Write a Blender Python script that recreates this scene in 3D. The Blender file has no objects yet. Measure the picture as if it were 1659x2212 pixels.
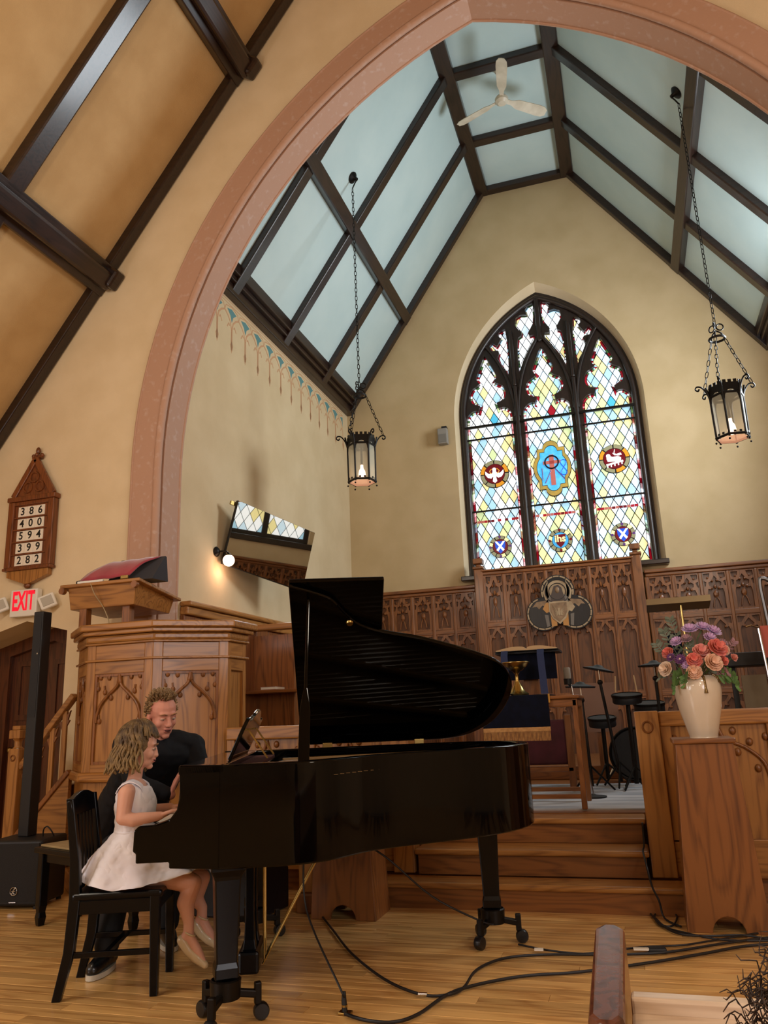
import bpy, bmesh, math, random
from mathutils import Vector, Matrix
random.seed(11)
SC = bpy.context.scene
COL = SC.collection
PI = math.pi
# ------------------------------------------------------------------ camera
FPX, W_IMG, H_IMG = 1667.34, 1659, 2212
PITCH, ROLL, YAW, CAMZ = 0.25576, -0.040493, -0.296557, 1.22
_f = Vector((math.sin(YAW)*math.cos(PITCH), math.cos(YAW)*math.cos(PITCH), math.sin(PITCH)))
_r0 = Vector((math.cos(YAW), -math.sin(YAW), 0)); _u0 = _r0.cross(_f)
_r = _r0*math.cos(ROLL) + _u0*math.sin(ROLL); _u = _u0*math.cos(ROLL) - _r0*math.sin(ROLL)
CAMP = Vector((0, 0, CAMZ))
cd = bpy.data.cameras.new('camera'); cam = bpy.data.objects.new('camera', cd); COL.objects.link(cam)
cd.sensor_fit = 'HORIZONTAL'; cd.sensor_width = 36; cd.lens = FPX/W_IMG*36; cd.clip_end = 200; cd.clip_start = .05
m4 = Matrix((_r, _u, -_f)).transposed().to_4x4(); m4.translation = CAMP; cam.matrix_world = m4
SC.camera = cam
SC.view_settings.view_transform = 'Standard'; SC.view_settings.look = 'None'
SC.view_settings.gamma = 1; SC.view_settings.use_curve_mapping = False
SC.view_settings.exposure = 0.44
SC.cycles.diffuse_bounces = 3; SC.cycles.glossy_bounces = 3; SC.cycles.transparent_max_bounces = 6; SC.cycles.caustics_reflective = False; SC.cycles.caustics_refractive = False
# ------------------------------------------------------------------ world and large lights
wd = bpy.data.worlds.new('world'); SC.world = wd; wd.use_nodes = True
wd.node_tree.nodes['Background'].inputs[0].default_value = (.75, .85, 1, 1)
wd.node_tree.nodes['Background'].inputs[1].default_value = 1.0
def area(name, loc, target, sx, sy, power, col):
    l = bpy.data.lights.new(name, 'AREA'); l.shape = 'RECTANGLE'; l.size = sx; l.size_y = sy; l.energy = power; l.color = col
    o = bpy.data.objects.new(name, l); COL.objects.link(o); o.location = loc
    o.rotation_euler = (Vector(target)-Vector(loc)).to_track_quat('-Z', 'Y').to_euler(); return o
def point(name, loc, power, col, rad=.15):
    l = bpy.data.lights.new(name, 'POINT'); l.energy = power; l.color = col; l.shadow_soft_size = rad
    o = bpy.data.objects.new(name, l); COL.objects.link(o); o.location = loc; return o
WARM = (1, .88, .72)
# the nave's own hanging lamps, in two rows over the pews
for yy in (-4.5, -1.0, 2.2):
    for xx in (-3.6, 2.0):
        point('nave_lamp', (xx, yy, 4.2), 62, WARM, .22)
# daylight entering through the nave side windows
area('nave_window_light_west', (-6.6, -1.5, 2.6), (0, 0, 1.2), 5.0, 1.8, 165, (.98, .97, 1))
area('nave_window_light_east', (5.0, -1.5, 2.6), (-1, 2, 1.0), 5.0, 1.8, 165, (.98, .97, 1))
# daylight through the chancel's side window
area('chancel_window_light', (2.30, 8.6, 4.95), (-4.0, 8.9, 5.4), 1.5, 1.9, 150, (.86, .94, 1))
# ------------------------------------------------------------------ helpers
def ray(px, py): return _f*FPX + _r*(px-W_IMG/2) - _u*(py-H_IMG/2)
def at(px, py, ax, val):
    d = ray(px, py); t = (val-CAMP[ax])/d[ax]; return CAMP + d*t
def atp(px, py, P0, n):
    d = ray(px, py); P0 = Vector(P0); n = Vector(n); return CAMP + d*((P0-CAMP).dot(n)/d.dot(n))
def atY(px, py, y): return at(px, py, 1, y)
def lin(c):
    if isinstance(c, str):
        c = c.lstrip('#'); c = [int(c[i:i+2], 16)/255 for i in (0, 2, 4)]
    return tuple((x/12.92 if x <= .04045 else ((x+.055)/1.055)**2.4) for x in c) + (1,)
def nodemat(name):
    m = bpy.data.materials.new(name); m.use_nodes = True; nt = m.node_tree
    return m, nt, nt.nodes['Principled BSDF'], (lambda a, b: nt.links.new(a, b))
def mat(name, c, rough=.5, metal=0, c2=None, nscale=8, bump=0, bscale=60, spec=.5, coat=0, emit=None, estr=1, trans=0, alpha=1, sheen=0, stretch=None, lo=.35, hi=.65):
    m, nt, b, L = nodemat(name)
    b.inputs['Base Color'].default_value = lin(c); b.inputs['Roughness'].default_value = rough; b.inputs['Metallic'].default_value = metal
    b.inputs['Specular IOR Level'].default_value = spec; b.inputs['Coat Weight'].default_value = coat; b.inputs['Coat Roughness'].default_value = .08
    b.inputs['Transmission Weight'].default_value = trans; b.inputs['Alpha'].default_value = alpha; b.inputs['Sheen Weight'].default_value = sheen
    if emit: b.inputs['Emission Color'].default_value = lin(emit); b.inputs['Emission Strength'].default_value = estr
    if c2 or bump:
        tc = nt.nodes.new('ShaderNodeTexCoord'); mp = nt.nodes.new('ShaderNodeMapping'); L(tc.outputs['Object'], mp.inputs[0])
        if stretch: mp.inputs['Scale'].default_value = stretch
    if c2:
        n = nt.nodes.new('ShaderNodeTexNoise'); n.inputs['Scale'].default_value = nscale; n.inputs['Detail'].default_value = 5; L(mp.outputs[0], n.inputs['Vector'])
        r = nt.nodes.new('ShaderNodeValToRGB'); r.color_ramp.elements[0].position = lo; r.color_ramp.elements[1].position = hi
        r.color_ramp.elements[0].color = lin(c); r.color_ramp.elements[1].color = lin(c2)
        L(n.outputs[0], r.inputs[0]); L(r.outputs[0], b.inputs['Base Color'])
    if bump:
        n2 = nt.nodes.new('ShaderNodeTexNoise'); n2.inputs['Scale'].default_value = bscale; n2.inputs['Detail'].default_value = 4; L(mp.outputs[0], n2.inputs['Vector'])
        bp = nt.nodes.new('ShaderNodeBump'); bp.inputs['Strength'].default_value = bump; bp.inputs['Distance'].default_value = .01
        L(n2.outputs[0], bp.inputs['Height']); L(bp.outputs[0], b.inputs['Normal'])
    return m
def wood(name, dark, light, axis=2, scale=1.0, rough=.38, rnd=.25, coat=.15, fig=1.0):
    """grain runs along the object axis given; flat-sawn figure from a distorted band texture"""
    m, nt, b, L = nodemat(name); N = nt.nodes.new
    tc = N('ShaderNodeTexCoord'); oi = N('ShaderNodeObjectInfo')
    ad = N('ShaderNodeVectorMath'); ad.operation = 'MULTIPLY_ADD'; ad.inputs[1].default_value = (7.3, 5.1, 9.7)
    L(oi.outputs['Random'], ad.inputs[0]); L(tc.outputs['Object'], ad.inputs[2])
    mp = N('ShaderNodeMapping'); s = [9*scale]*3; s[axis] = 1.1*scale; mp.inputs['Scale'].default_value = s; L(ad.outputs[0], mp.inputs[0])
    n1 = N('ShaderNodeTexNoise'); n1.inputs['Scale'].default_value = .55; n1.inputs['Detail'].default_value = 2; L(mp.outputs[0], n1.inputs['Vector'])
    mu = N('ShaderNodeMath'); mu.operation = 'MULTIPLY'; mu.inputs[1].default_value = 13*fig; L(n1.outputs[0], mu.inputs[0])
    fr = N('ShaderNodeMath'); fr.operation = 'PINGPONG'; fr.inputs[1].default_value = .5; L(mu.outputs[0], fr.inputs[0])
    mp2 = N('ShaderNodeMapping'); s2 = [70*scale]*3; s2[axis] = 2.2*scale; mp2.inputs['Scale'].default_value = s2; L(ad.outputs[0], mp2.inputs[0])
    n2 = N('ShaderNodeTexNoise'); n2.inputs['Scale'].default_value = 1; n2.inputs['Detail'].default_value = 3; L(mp2.outputs[0], n2.inputs['Vector'])
    mx = N('ShaderNodeMath'); mx.operation = 'MULTIPLY_ADD'; mx.inputs[1].default_value = .9; L(fr.outputs[0], mx.inputs[0]); 
    m3 = N('ShaderNodeMath'); m3.operation = 'MULTIPLY'; m3.inputs[1].default_value = .75; L(n2.outputs[0], m3.inputs[0]); L(m3.outputs[0], mx.inputs[2])
    r = N('ShaderNodeValToRGB'); e = r.color_ramp.elements; e[0].position = .14; e[1].position = .66; e[0].color = lin(dark); e[1].color = lin(light); L(mx.outputs[0], r.inputs[0])
    hs = N('ShaderNodeHueSaturation'); mr = N('ShaderNodeMapRange'); mr.inputs['To Min'].default_value = 1-rnd; mr.inputs['To Max'].default_value = 1+rnd
    L(oi.outputs['Random'], mr.inputs[0]); L(mr.outputs[0], hs.inputs['Value']); L(r.outputs[0], hs.inputs['Color']); L(hs.outputs[0], b.inputs['Base Color'])
    b.inputs['Roughness'].default_value = rough; b.inputs['Coat Weight'].default_value = coat; b.inputs['Coat Roughness'].default_value = .15
    bp = N('ShaderNodeBump'); bp.inputs['Strength'].default_value = .12; bp.inputs['Distance'].default_value = .003; L(n2.outputs[0], bp.inputs['Height']); L(bp.outputs[0], b.inputs['Normal'])
    return m
def glow(name, c, s):
    m, nt, b, L = nodemat(name)
    b.inputs['Base Color'].default_value = lin(c); b.inputs['Roughness'].default_value = .25
    b.inputs['Emission Color'].default_value = lin(c); b.inputs['Emission Strength'].default_value = s; return m
class MB:
    """collects shapes; build() links them as one mesh object"""
    def __init__(s): s.v = []; s.f = []; s.mi = []; s.cur = 0
    def add(s, v, f, T=None):
        n = len(s.v); s.v += [tuple(T @ Vector(p)) if T else tuple(p) for p in v]
        s.f += [tuple(i+n for i in q) for q in f]; s.mi += [s.cur]*len(f); return s
    def box(s, x0, x1, y0, y1, z0, z1, T=None):
        return s.add([(x, y, z) for z in (z0, z1) for y in (y0, y1) for x in (x0, x1)],
                     [(0, 2, 3, 1), (4, 5, 7, 6), (0, 1, 5, 4), (2, 6, 7, 3), (0, 4, 6, 2), (1, 3, 7, 5)], T)
    def beam(s, a, b, w, h, up=(0, 0, 1)):
        """box from a to b; w across, h along 'up'"""
        a, b = Vector(a), Vector(b); d = (b-a); l = d.length; d.normalize(); up = Vector(up)
        sx = d.cross(up); sx.normalize(); u = sx.cross(d)
        T = Matrix((sx, d, u)).transposed().to_4x4(); T.translation = a
        return s.box(-w/2, w/2, 0, l, -h/2, h/2, T)
    def prism(s, pts, w0, w1, fr):
        """2-D outline pushed from depth w0 to w1; fr(u,v,w) maps to space"""
        n = len(pts); v = [fr(p[0], p[1], w0) for p in pts] + [fr(p[0], p[1], w1) for p in pts]
        return s.add(v, [tuple(range(n)), tuple(range(2*n-1, n-1, -1))] + [(i, i+n, (i+1) % n+n, (i+1) % n) for i in range(n)])
    def tube(s, pts, r, n=8, closed=False, cap=True):
        pts = [Vector(p) for p in pts]; k = len(pts); R = r if hasattr(r, '__len__') else [r]*k; v = []; f = []
        t0 = (pts[1]-pts[0]).normalized(); ref = Vector((0, 0, 1)) if abs(t0.z) < .9 else Vector((1, 0, 0)); nx = t0.cross(ref).normalized()
        for i, p in enumerate(pts):
            if closed: t = (pts[(i+1) % k]-pts[i-1])
            else: t = pts[min(i+1, k-1)]-pts[max(i-1, 0)]
            t.normalize(); nx = (nx - t*nx.dot(t)); nx.normalize(); ny = t.cross(nx)
            for j in range(n):
                a = 2*PI*j/n; v.append(p+(nx*math.cos(a)+ny*math.sin(a))*R[i])
        for i in range(k if closed else k-1):
            for j in range(n):
                a, b = i*n+j, i*n+(j+1) % n; c, d = ((i+1) % k)*n+(j+1) % n, ((i+1) % k)*n+j; f.append((a, b, c, d))
        if cap and not closed: f += [tuple(range(n-1, -1, -1)), tuple(range((k-1)*n, k*n))]
        return s.add(v, f)
    def lathe(s, prof, n=20, T=None, cap=True):
        v = [(r*math.cos(2*PI*j/n), r*math.sin(2*PI*j/n), z) for r, z in prof for j in range(n)]; k = len(prof)
        f = [(i*n+j, i*n+(j+1) % n, (i+1)*n+(j+1) % n, (i+1)*n+j) for i in range(k-1) for j in range(n)]
        if cap: f += [tuple(range(n-1, -1, -1)), tuple(range((k-1)*n, k*n))]
        return s.add(v, f, T)
    def ball(s, c, r, n=12, m=8):
        r = r if hasattr(r, '__len__') else (r, r, r)
        pr = [(math.sin(PI*i/m), -math.cos(PI*i/m)) for i in range(m+1)]
        pr[0] = (.001, -1); pr[-1] = (.001, 1)
        T = Matrix.Translation(c) @ Matrix.Diagonal((r[0], r[1], r[2], 1)); return s.lathe(pr, n, T)
    def loft(s, rings, cap=True):
        n = len(rings[0]); k = len(rings); v = [p for q in rings for p in q]
        f = [(i*n+j, i*n+(j+1) % n, (i+1)*n+(j+1) % n, (i+1)*n+j) for i in range(k-1) for j in range(n)]
        if cap: f += [tuple(range(n-1, -1, -1)), tuple(range((k-1)*n, k*n))]
        return s.add(v, f)
    def plate(s, outer, holes, w0, w1, fr):
        """flat plate with cut-outs, w0..w1 thick"""
        v, f = filled([outer]+list(holes), abs(w1-w0)); mid = (w0+w1)/2
        return s.add([fr(p[0], p[1], p[2]+mid) for p in v], f)
    def mesh(s, name='mesh'):
        me = bpy.data.meshes.new(name); me.from_pydata(s.v, [], s.f); me.validate(); return me
    def build(s, name, mats, parent=None, smooth=None, bevel=0, T=None, seg=2):
        me = bpy.data.meshes.new(name); me.from_pydata(s.v, [], s.f)
        bm = bmesh.new(); bm.from_mesh(me); bmesh.ops.recalc_face_normals(bm, faces=bm.faces); bm.to_mesh(me); bm.free()
        for m in (mats if isinstance(mats, (list, tuple)) else [mats]): me.materials.append(m)
        if len(me.polygons) == len(s.mi):
            me.polygons.foreach_set('material_index', s.mi)
        o = bpy.data.objects.new(name, me); COL.objects.link(o)
        if parent: o.parent = parent
        if T: o.matrix_local = T
        if smooth is not None: shade(me, smooth)
        if bevel:
            b = o.modifiers.new('bevel', 'BEVEL'); b.width = bevel; b.segments = seg; b.limit_method = 'ANGLE'; b.angle_limit = .6
        return o
def shade(me, ang):
    me.polygons.foreach_set('use_smooth', [True]*len(me.polygons))
    if ang < 179: me.set_sharp_from_angle(angle=math.radians(ang))
def filled(loops, th):
    cu = bpy.data.curves.new('tmp', 'CURVE'); cu.dimensions = '2D'; cu.fill_mode = 'BOTH'; cu.extrude = th/2
    for l in loops:
        sp = cu.splines.new('POLY'); sp.points.add(len(l)-1); sp.use_cyclic_u = True
        for p, q in zip(sp.points, l): p.co = (q[0], q[1], 0, 1)
    return curve_mesh(cu)
def curve_mesh(cu):
    o = bpy.data.objects.new('tmp', cu); COL.objects.link(o)
    dg = bpy.context.evaluated_depsgraph_get(); me = bpy.data.meshes.new_from_object(o.evaluated_get(dg))
    v = [tuple(p.co) for p in me.vertices]; f = [tuple(p.vertices) for p in me.polygons]
    bpy.data.objects.remove(o); bpy.data.curves.remove(cu); bpy.data.meshes.remove(me); return v, f
def text_mesh(txt, size, th=.002, bold=0, cx='CENTER'):
    cu = bpy.data.curves.new('tmp', 'FONT'); cu.body = txt; cu.size = size; cu.extrude = th/2; cu.align_x = cx; cu.align_y = 'CENTER'; cu.offset = bold
    return curve_mesh(cu)
def empty(name, loc=(0, 0, 0), rz=0, parent=None):
    o = bpy.data.objects.new(name, None); COL.objects.link(o); o.location = loc; o.rotation_euler = (0, 0, rz); o.empty_display_size = .1
    if parent: o.parent = parent
    return o
def tag(o, label=None, cat=None, group=None, kind=None):
    if label: o['label'] = label
    if cat: o['category'] = cat
    if group: o['group'] = group
    if kind: o['kind'] = kind
    return o
def struct(o): o['kind'] = 'structure'; return o
def copy_tree(o, parent=None):
    c = o.copy(); COL.objects.link(c); c.parent = parent
    for ch in list(o.children):
        if ch.name in COL.objects: copy_tree(ch, c)
    return c
def inst(o, loc, parent, rot=None, scale=None):
    c = o.copy(); COL.objects.link(c); c.parent = parent; c.location = loc
    if rot is not None: c.rotation_euler = rot
    if scale is not None: c.scale = scale
    return c
def smooth_pts(pts, k=4, closed=False):
    """Catmull-Rom through the points"""
    P = [Vector(p) for p in pts]; n = len(P); out = []
    for i in range(n if closed else n-1):
        p0 = P[(i-1) % n] if closed or i > 0 else P[0]; p1 = P[i]; p2 = P[(i+1) % n]; p3 = P[(i+2) % n] if closed or i+2 < n else P[-1]
        for j in range(k):
            t = j/k; out.append(.5*((2*p1)+(p2-p0)*t+(2*p0-5*p1+4*p2-p3)*t*t+(3*p1-p0-3*p2+p3)*t**3))
    if not closed: out.append(P[-1])
    return out
XZ = lambda y0: (lambda u, v, w: (u, y0+w, v))       # outline in x,z pushed along y
YZ = lambda x0: (lambda u, v, w: (x0+w, u, v))
XY = lambda z0: (lambda u, v, w: (u, v, z0+w))
def arc(cx, cz, r, a0, a1, n): return [(cx+r*math.cos(a0+(a1-a0)*i/n), cz+r*math.sin(a0+(a1-a0)*i/n)) for i in range(n+1)]
def gothic(xc, half, z0, zs, rise, n=18):
    """pointed arch outline from the left foot over the apex to the right foot"""
    R = (rise*rise+half*half)/(2*half); o = R-half; a = math.asin(min(1, rise/R)); L = []
    left = [(xc+o-R*math.cos(a*i/n), zs+R*math.sin(a*i/n)) for i in range(n+1)]
    right = [(2*xc-x, z) for x, z in reversed(left[:-1])]
    return [(xc-half, z0)]+left+right+[(xc+half, z0)]
# ------------------------------------------------------------------ materials
XC, YN, YE, XL, XR = -.79, 6.0, 11.2, -3.99, 2.41
M = {}
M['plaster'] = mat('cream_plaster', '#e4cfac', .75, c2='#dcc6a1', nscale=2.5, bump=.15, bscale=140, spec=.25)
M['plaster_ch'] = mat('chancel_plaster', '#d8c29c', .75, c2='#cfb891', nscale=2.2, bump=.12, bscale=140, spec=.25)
M['plaster_end'] = mat('end_wall_plaster', '#c6ae86', .75, c2='#bda57c', nscale=2.2, bump=.12, bscale=140, spec=.25)  # chancel plaster toned down; the backlit wall's shade is put into this colour
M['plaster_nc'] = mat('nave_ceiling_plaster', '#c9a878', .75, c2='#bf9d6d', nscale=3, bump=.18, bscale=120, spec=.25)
M['plaster_blue'] = mat('pale_blue_ceiling', '#cbdedd', .7, c2='#c3d8d8', nscale=2, bump=.1, bscale=150, spec=.25)
M['stone'] = mat('mottled_pink_arch', '#ba937c', .6, c2='#c2a393', nscale=16, bump=.12, bscale=30, spec=.3, lo=.56, hi=.72)
M['beam'] = wood('dark_stained_beam', '#0f0806', '#2b1a13', 1, .8, .32, .12, .3)
M['beamx'] = wood('dark_stained_beam_x', '#0f0806', '#2b1a13', 0, .8, .32, .12, .3)
M['oak'] = wood('golden_oak', '#6b3f1a', '#a8733a', 2, 1, .35, .12, .2)
M['oakx'] = wood('golden_oak_x', '#6b3f1a', '#a8733a', 0, 1, .35, .12, .2)
M['oaky'] = wood('golden_oak_y', '#6b3f1a', '#a8733a', 1, 1, .35, .12, .2)
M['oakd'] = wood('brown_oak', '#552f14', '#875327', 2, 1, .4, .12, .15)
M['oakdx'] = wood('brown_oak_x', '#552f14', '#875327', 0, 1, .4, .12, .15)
M['floor'] = wood('floor_board_maple', '#a36f38', '#dcae6c', 0, .9, .26, .2, .3, .7)
M['floor_under'] = mat('subfloor', '#6b4220', .6)
M['black'] = mat('piano_black', '#020203', .06, spec=.22)
M['blackwood'] = mat('black_lacquer', '#05060a', .22, spec=.25)
M['matteblack'] = mat('matte_black', '#0c0d10', .55)
M['brass'] = mat('brass', '#b39a5e', .25, 1)
M['chrome'] = mat('chrome', '#c9c9cc', .18, 1)
M['iron'] = mat('dark_iron', '#17130f', .45, .6)
M['white'] = mat('white_plastic', '#e9e4da', .4)
M['doorw'] = wood('dark_door_wood', '#2c1409', '#5b3018', 2, .9, .35, .1, .2)
# ------------------------------------------------------------------ floor
f = MB().box(-9, 7, -9, YN+.4, -.12, -.022).build('floor', M['floor_under']); struct(f)
rows = 0; y = 2.6; bw = .083
protos = {}
while y < 5.9:
    x = -7.2+random.uniform(0, 1.8)
    x0 = -7.3
    while x0 < 3.2:
        if x0 > -6.2 and False: pass
        ln = random.choice((1.6, 2.0, 2.4, 2.8)); 
        if x0 == -7.3: ln += random.uniform(0, 1.6)
        key = round(ln, 1) if x0 != -7.3 else None
        ln = key if key else round(ln, 1); key = ln
        if key not in protos:
            b = MB().box(0, ln-.0015, 0, bw-.0018, -.02, 0); o = b.build('floor_board', M['floor'], f, bevel=.0012, seg=1); protos[key] = o; o.location = (x0, y, 0)
        else: inst(protos[key], (x0, y, 0), f)
        x0 += ln
    y += bw; rows += 1
MB().box(-7.2, -4.3, YN+.39, 7.2, -.12, .0).build('floor_area_door', M['floor'], f)
MB().box(-9, 7, -9, 2.6, -.022, 0).build('floor_area_near', M['floor'], f)
MB().box(-9, 7, y, YN+.4, -.022, 0).build('floor_area_far', M['floor'], f)
# ------------------------------------------------------------------ arch wall of the nave
AH, AS, AR = 3.2, 3.5, 4.4          # half width, springing, rise of the chancel arch
arch = gothic(XC, AH, 0, AS, AR, 26)
def slopeL(x): return 4.12+(x+5.94)*1.361       # nave ceiling above x on the left
eave = -6.9; ridge_z = slopeL(XC)
outer = [(eave, 0)] + [(arch[0][0], 0)] + arch[1:-1] + [(arch[-1][0], 0), (2*XC-eave, 0), (2*XC-eave, slopeL(eave)), (XC, ridge_z), (eave, slopeL(eave))]
dr = [(-6.2, .02), (-6.2, 2.0), (-5.42, 2.205), (-4.955, 2.087), (-4.955, .02)]
YD = 6.45
wall = MB().plate(outer, [dr], 0, .27, XZ(YN)).build('wall_arch', M['plaster'])
struct(wall)
# arch moulding: a flat face, a bead and the soffit, built in courses
def offset_arch(d, z0=0): 
    R = (AR*AR+AH*AH)/(2*AH); o = R-AH; R2 = R+d; rise = math.sqrt(R2*R2-o*o)
    return gothic(XC, AH+d, z0, AS, rise, 26)
tr = empty('trim_1'); struct(tr)
def ring(d0, d1, y0, y1, name, m, bev=0):
    a, b = offset_arch(d0), offset_arch(d1); n = len(a); mb = MB()
    for i in range(n-1):
        q = [a[i], a[i+1], b[i+1], b[i]]
        v = [(p[0], y0, p[1]) for p in q]+[(p[0], y1, p[1]) for p in q]
        fc = [(0, 1, 2, 3), (7, 6, 5, 4), (0, 4, 5, 1), (2, 6, 7, 3)]
        if i == 0: fc.append((0, 3, 7, 4))
        if i == n-2: fc.append((1, 5, 6, 2))
        mb.add(v, fc)
    o = mb.build(name, m, tr); 
    bm = bmesh.new(); bm.from_mesh(o.data); bmesh.ops.remove_doubles(bm, verts=bm.verts, dist=1e-4); bmesh.ops.recalc_face_normals(bm, faces=bm.faces); bm.to_mesh(o.data); bm.free()
    shade(o.data, 35); return o
ring(.06, .31, 5.945, 6.0, 'arch_face', M['stone'])
ring(-.006, .31, 5.999, 6.295, 'arch_soffit', M['stone'])
bead = [(p[0], 5.955, p[1]) for p in offset_arch(.03)]
MB().tube(bead, .038, 10).build('arch_bead', M['stone'], tr, 60)
bead2 = [(p[0], 5.952, p[1]) for p in offset_arch(.30)]
MB().tube(bead2, .016, 8).build('arch_edge_bead', M['stone'], tr, 60)
bead3 = [(p[0], 6.285, p[1]) for p in offset_arch(-.004)]
MB().tube(bead3, .016, 8).build('arch_back_bead', M['stone'], tr, 60)
# nave shell behind the camera, plain
nw = MB().box(eave-.2, eave, -9, YN, 0, slopeL(eave)+.3).build('wall_left', M['plaster']); struct(nw)
nw = MB().box(2*XC-eave, 2*XC-eave+.2, -9, YN, 0, slopeL(eave)+.3).build('wall_right', M['plaster']); struct(nw)
nw = MB().box(eave-.2, 2*XC-eave+.2, -9.2, -9, 0, ridge_z).build('wall_back', M['plaster']); struct(nw)
cn = empty('ceiling'); struct(cn)
for sgn, nm in ((1, 'ceiling_slope'), (-1, 'ceiling_slope')):
    a = (eave, slopeL(eave)); b = (XC, ridge_z); 
    if sgn < 0: a, b = (2*XC-a[0], a[1]), (XC, ridge_z)
    nx, nz = -(b[1]-a[1])*sgn, (b[0]-a[0])*sgn; l = math.hypot(nx, nz); nx, nz = nx/l*.15, nz/l*.15
    MB().prism([a, b, (b[0]+nx, b[1]+nz), (a[0]+nx, a[1]+nz)], -9, YN, XZ(0)).build(nm, M['plaster_nc'], cn)
e_ = Vector((1, 0, 1.361)).normalized(); nrm = Vector((e_.z, 0, -e_.x))      # into the room
def onslope(x, y, d=0): return Vector((x, y, slopeL(x)))+nrm*d
def nave_beam(a, b, w, h): 
    mb = MB().beam(a, b, w, h, nrm); return mb
for x0, x1 in ((-4.88, -4.685), (-3.33, -3.125)):
    xm = (x0+x1)/2; wdt = .33
    MB().beam(onslope(xm, -9, .05), onslope(xm, 5.99, .05), wdt, .12, nrm).build('purlin', M['beam'], cn, bevel=.012)
    MB().beam(onslope(xm, -9, .15), onslope(xm, 5.94, .15), wdt*.55, .1, nrm).build('purlin_rib', M['beam'], cn, bevel=.03)
    MB().beam(onslope(xm+.03, 5.86, .14), onslope(xm+.03, 6.0, .14), wdt*.62, .2, nrm).build('purlin_end_block', M['beam'], cn, bevel=.03)
for yc in (4.57, 2.3, 0):
    MB().beam(onslope(eave, yc, .05), onslope(XC, yc, .05), .2, .12, nrm).build('rafter', M['beamx'], cn, bevel=.02)
    MB().beam(onslope(eave, yc+.115, .012), onslope(XC, yc+.115, .012), .025, .03, nrm).build('rafter_bead', M['beamx'], cn)
MB().beam(onslope(eave, 5.93, .045), onslope(XC, 5.93, .045), .12, .1, nrm).build('verge_beam', M['beamx'], cn, bevel=.012)
# ------------------------------------------------------------------ chancel shell
ZCH, EZ, FZ = .475, 6.03, 9.60                     # chancel floor, eaves, flat of the ceiling
fl = MB().box(XL, XR, 6.085, YE, .30, ZCH).build('floor_chancel', M['oakdx']); struct(fl)
FXL, FXR = -1.52, -.06
gable = [(XL, .3), (XR, .3), (XR, EZ), (FXR, FZ), (FXL, FZ), (XL, EZ)]
WX, WZ0, WZS, WH, WRI = -.79, 3.13, 5.6, 1.42, 2.15      # chancel window opening at the wall face
wopen = gothic(WX, WH, WZ0, WZS, WRI, 22)
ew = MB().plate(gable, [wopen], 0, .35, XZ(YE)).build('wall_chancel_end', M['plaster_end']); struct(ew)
FH, FRI = 1.345, 1.98                                # the timber frame inside the splayed reveal
wf = gothic(-.795, FH, WZ0, 5.65, FRI, 22); nW = len(wf); mbR = MB()
mbR.add([(x, YE-.001, z) for x, z in wopen]+[(x, YE+.23, z) for x, z in wf], [(i, i+1, nW+i+1, nW+i) for i in range(nW-1)]+[(0, nW, 2*nW-1, nW-1)])
mbR.build('window_reveal', M['plaster'], ew, 40)
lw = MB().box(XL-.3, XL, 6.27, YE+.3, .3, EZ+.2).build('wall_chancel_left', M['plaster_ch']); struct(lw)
rwin = gothic(8.62, .86, 3.16, 4.9, 1.15, 14)
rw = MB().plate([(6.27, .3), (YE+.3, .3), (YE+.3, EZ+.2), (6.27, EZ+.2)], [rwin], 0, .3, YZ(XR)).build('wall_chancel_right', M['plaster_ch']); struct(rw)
MB().box(XL-.3, XC-AH-.02, 6.02, 6.29, 0, 4.2).build('jamb_return', M['plaster_ch'], wall)
cc = empty('ceiling_chancel'); struct(cc)
def slab(a, b, th=.12):
    d = Vector((b[0]-a[0], b[1]-a[1])); n = Vector((-d[1], d[0])).normalized()*th
    if n[1] < 0: n = -n
    return MB().prism([a, b, (b[0]+n[0], b[1]+n[1]), (a[0]+n[0], a[1]+n[1])], 6.2, YE+.3, XZ(0)).build('ceiling_panel', M['plaster_blue'], cc)
slab((XL, EZ), (FXL, FZ)); slab((XR, EZ), (FXR, FZ)); slab((FXL, FZ), (FXR, FZ))
sl = (FZ-EZ)/(FXL-XL)
def sideP(s, x, y, d=0):       # point on left (s=1) or right (s=-1) slope, x measured on the left
    e = Vector((1, 0, sl)).normalized(); n = Vector((e.z, 0, -e.x)); p = Vector((x, y, EZ+(x-XL)*sl))+n*d
    if s < 0: p.x = 2*XC-p.x; n = Vector((-n.x, 0, n.z))
    return p, n
for s in (1, -1):
    # purlins along the chancel
    for x, w, h in ((-2.95, .17, .13), (FXL, .2, .13)):
        a, n = sideP(s, x, 6.3, .05); b, _ = sideP(s, x, YE, .05)
        if x == FXL: n = Vector((0, 0, -1)); a.z = b.z = FZ-.045
        MB().beam(a, b, w, h, n).build('purlin', M['beam'], cc, bevel=.014)
    for yc in (7.2, 8.6, 9.95):
        a, n = sideP(s, XL, yc, .035); b, _ = sideP(s, FXL, yc, .035)
        MB().beam(a, b, .15, .1, n).build('rafter', M['beamx'], cc, bevel=.014)
    a, n = sideP(s, XL, YE-.05, .045); b, _ = sideP(s, FXL, YE-.05, .045)
    MB().beam(a, b, .1, .12, n).build('verge_beam', M['beamx'], cc, bevel=.01)
    # moulded cornice
    xs = XL if s > 0 else 2*XC-XL; k = s
    MB().box(min(xs, xs+.10*k), max(xs, xs+.10*k), 6.3, YE, 5.97, 6.10).box(min(xs, xs+.15*k), max(xs, xs+.15*k), 6.3, YE, 6.10, 6.17)\
        .box(min(xs, xs+.20*k), max(xs, xs+.20*k), 6.3, YE, 6.17, 6.34).build('cornice', M['beam'], cc, bevel=.012)
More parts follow.
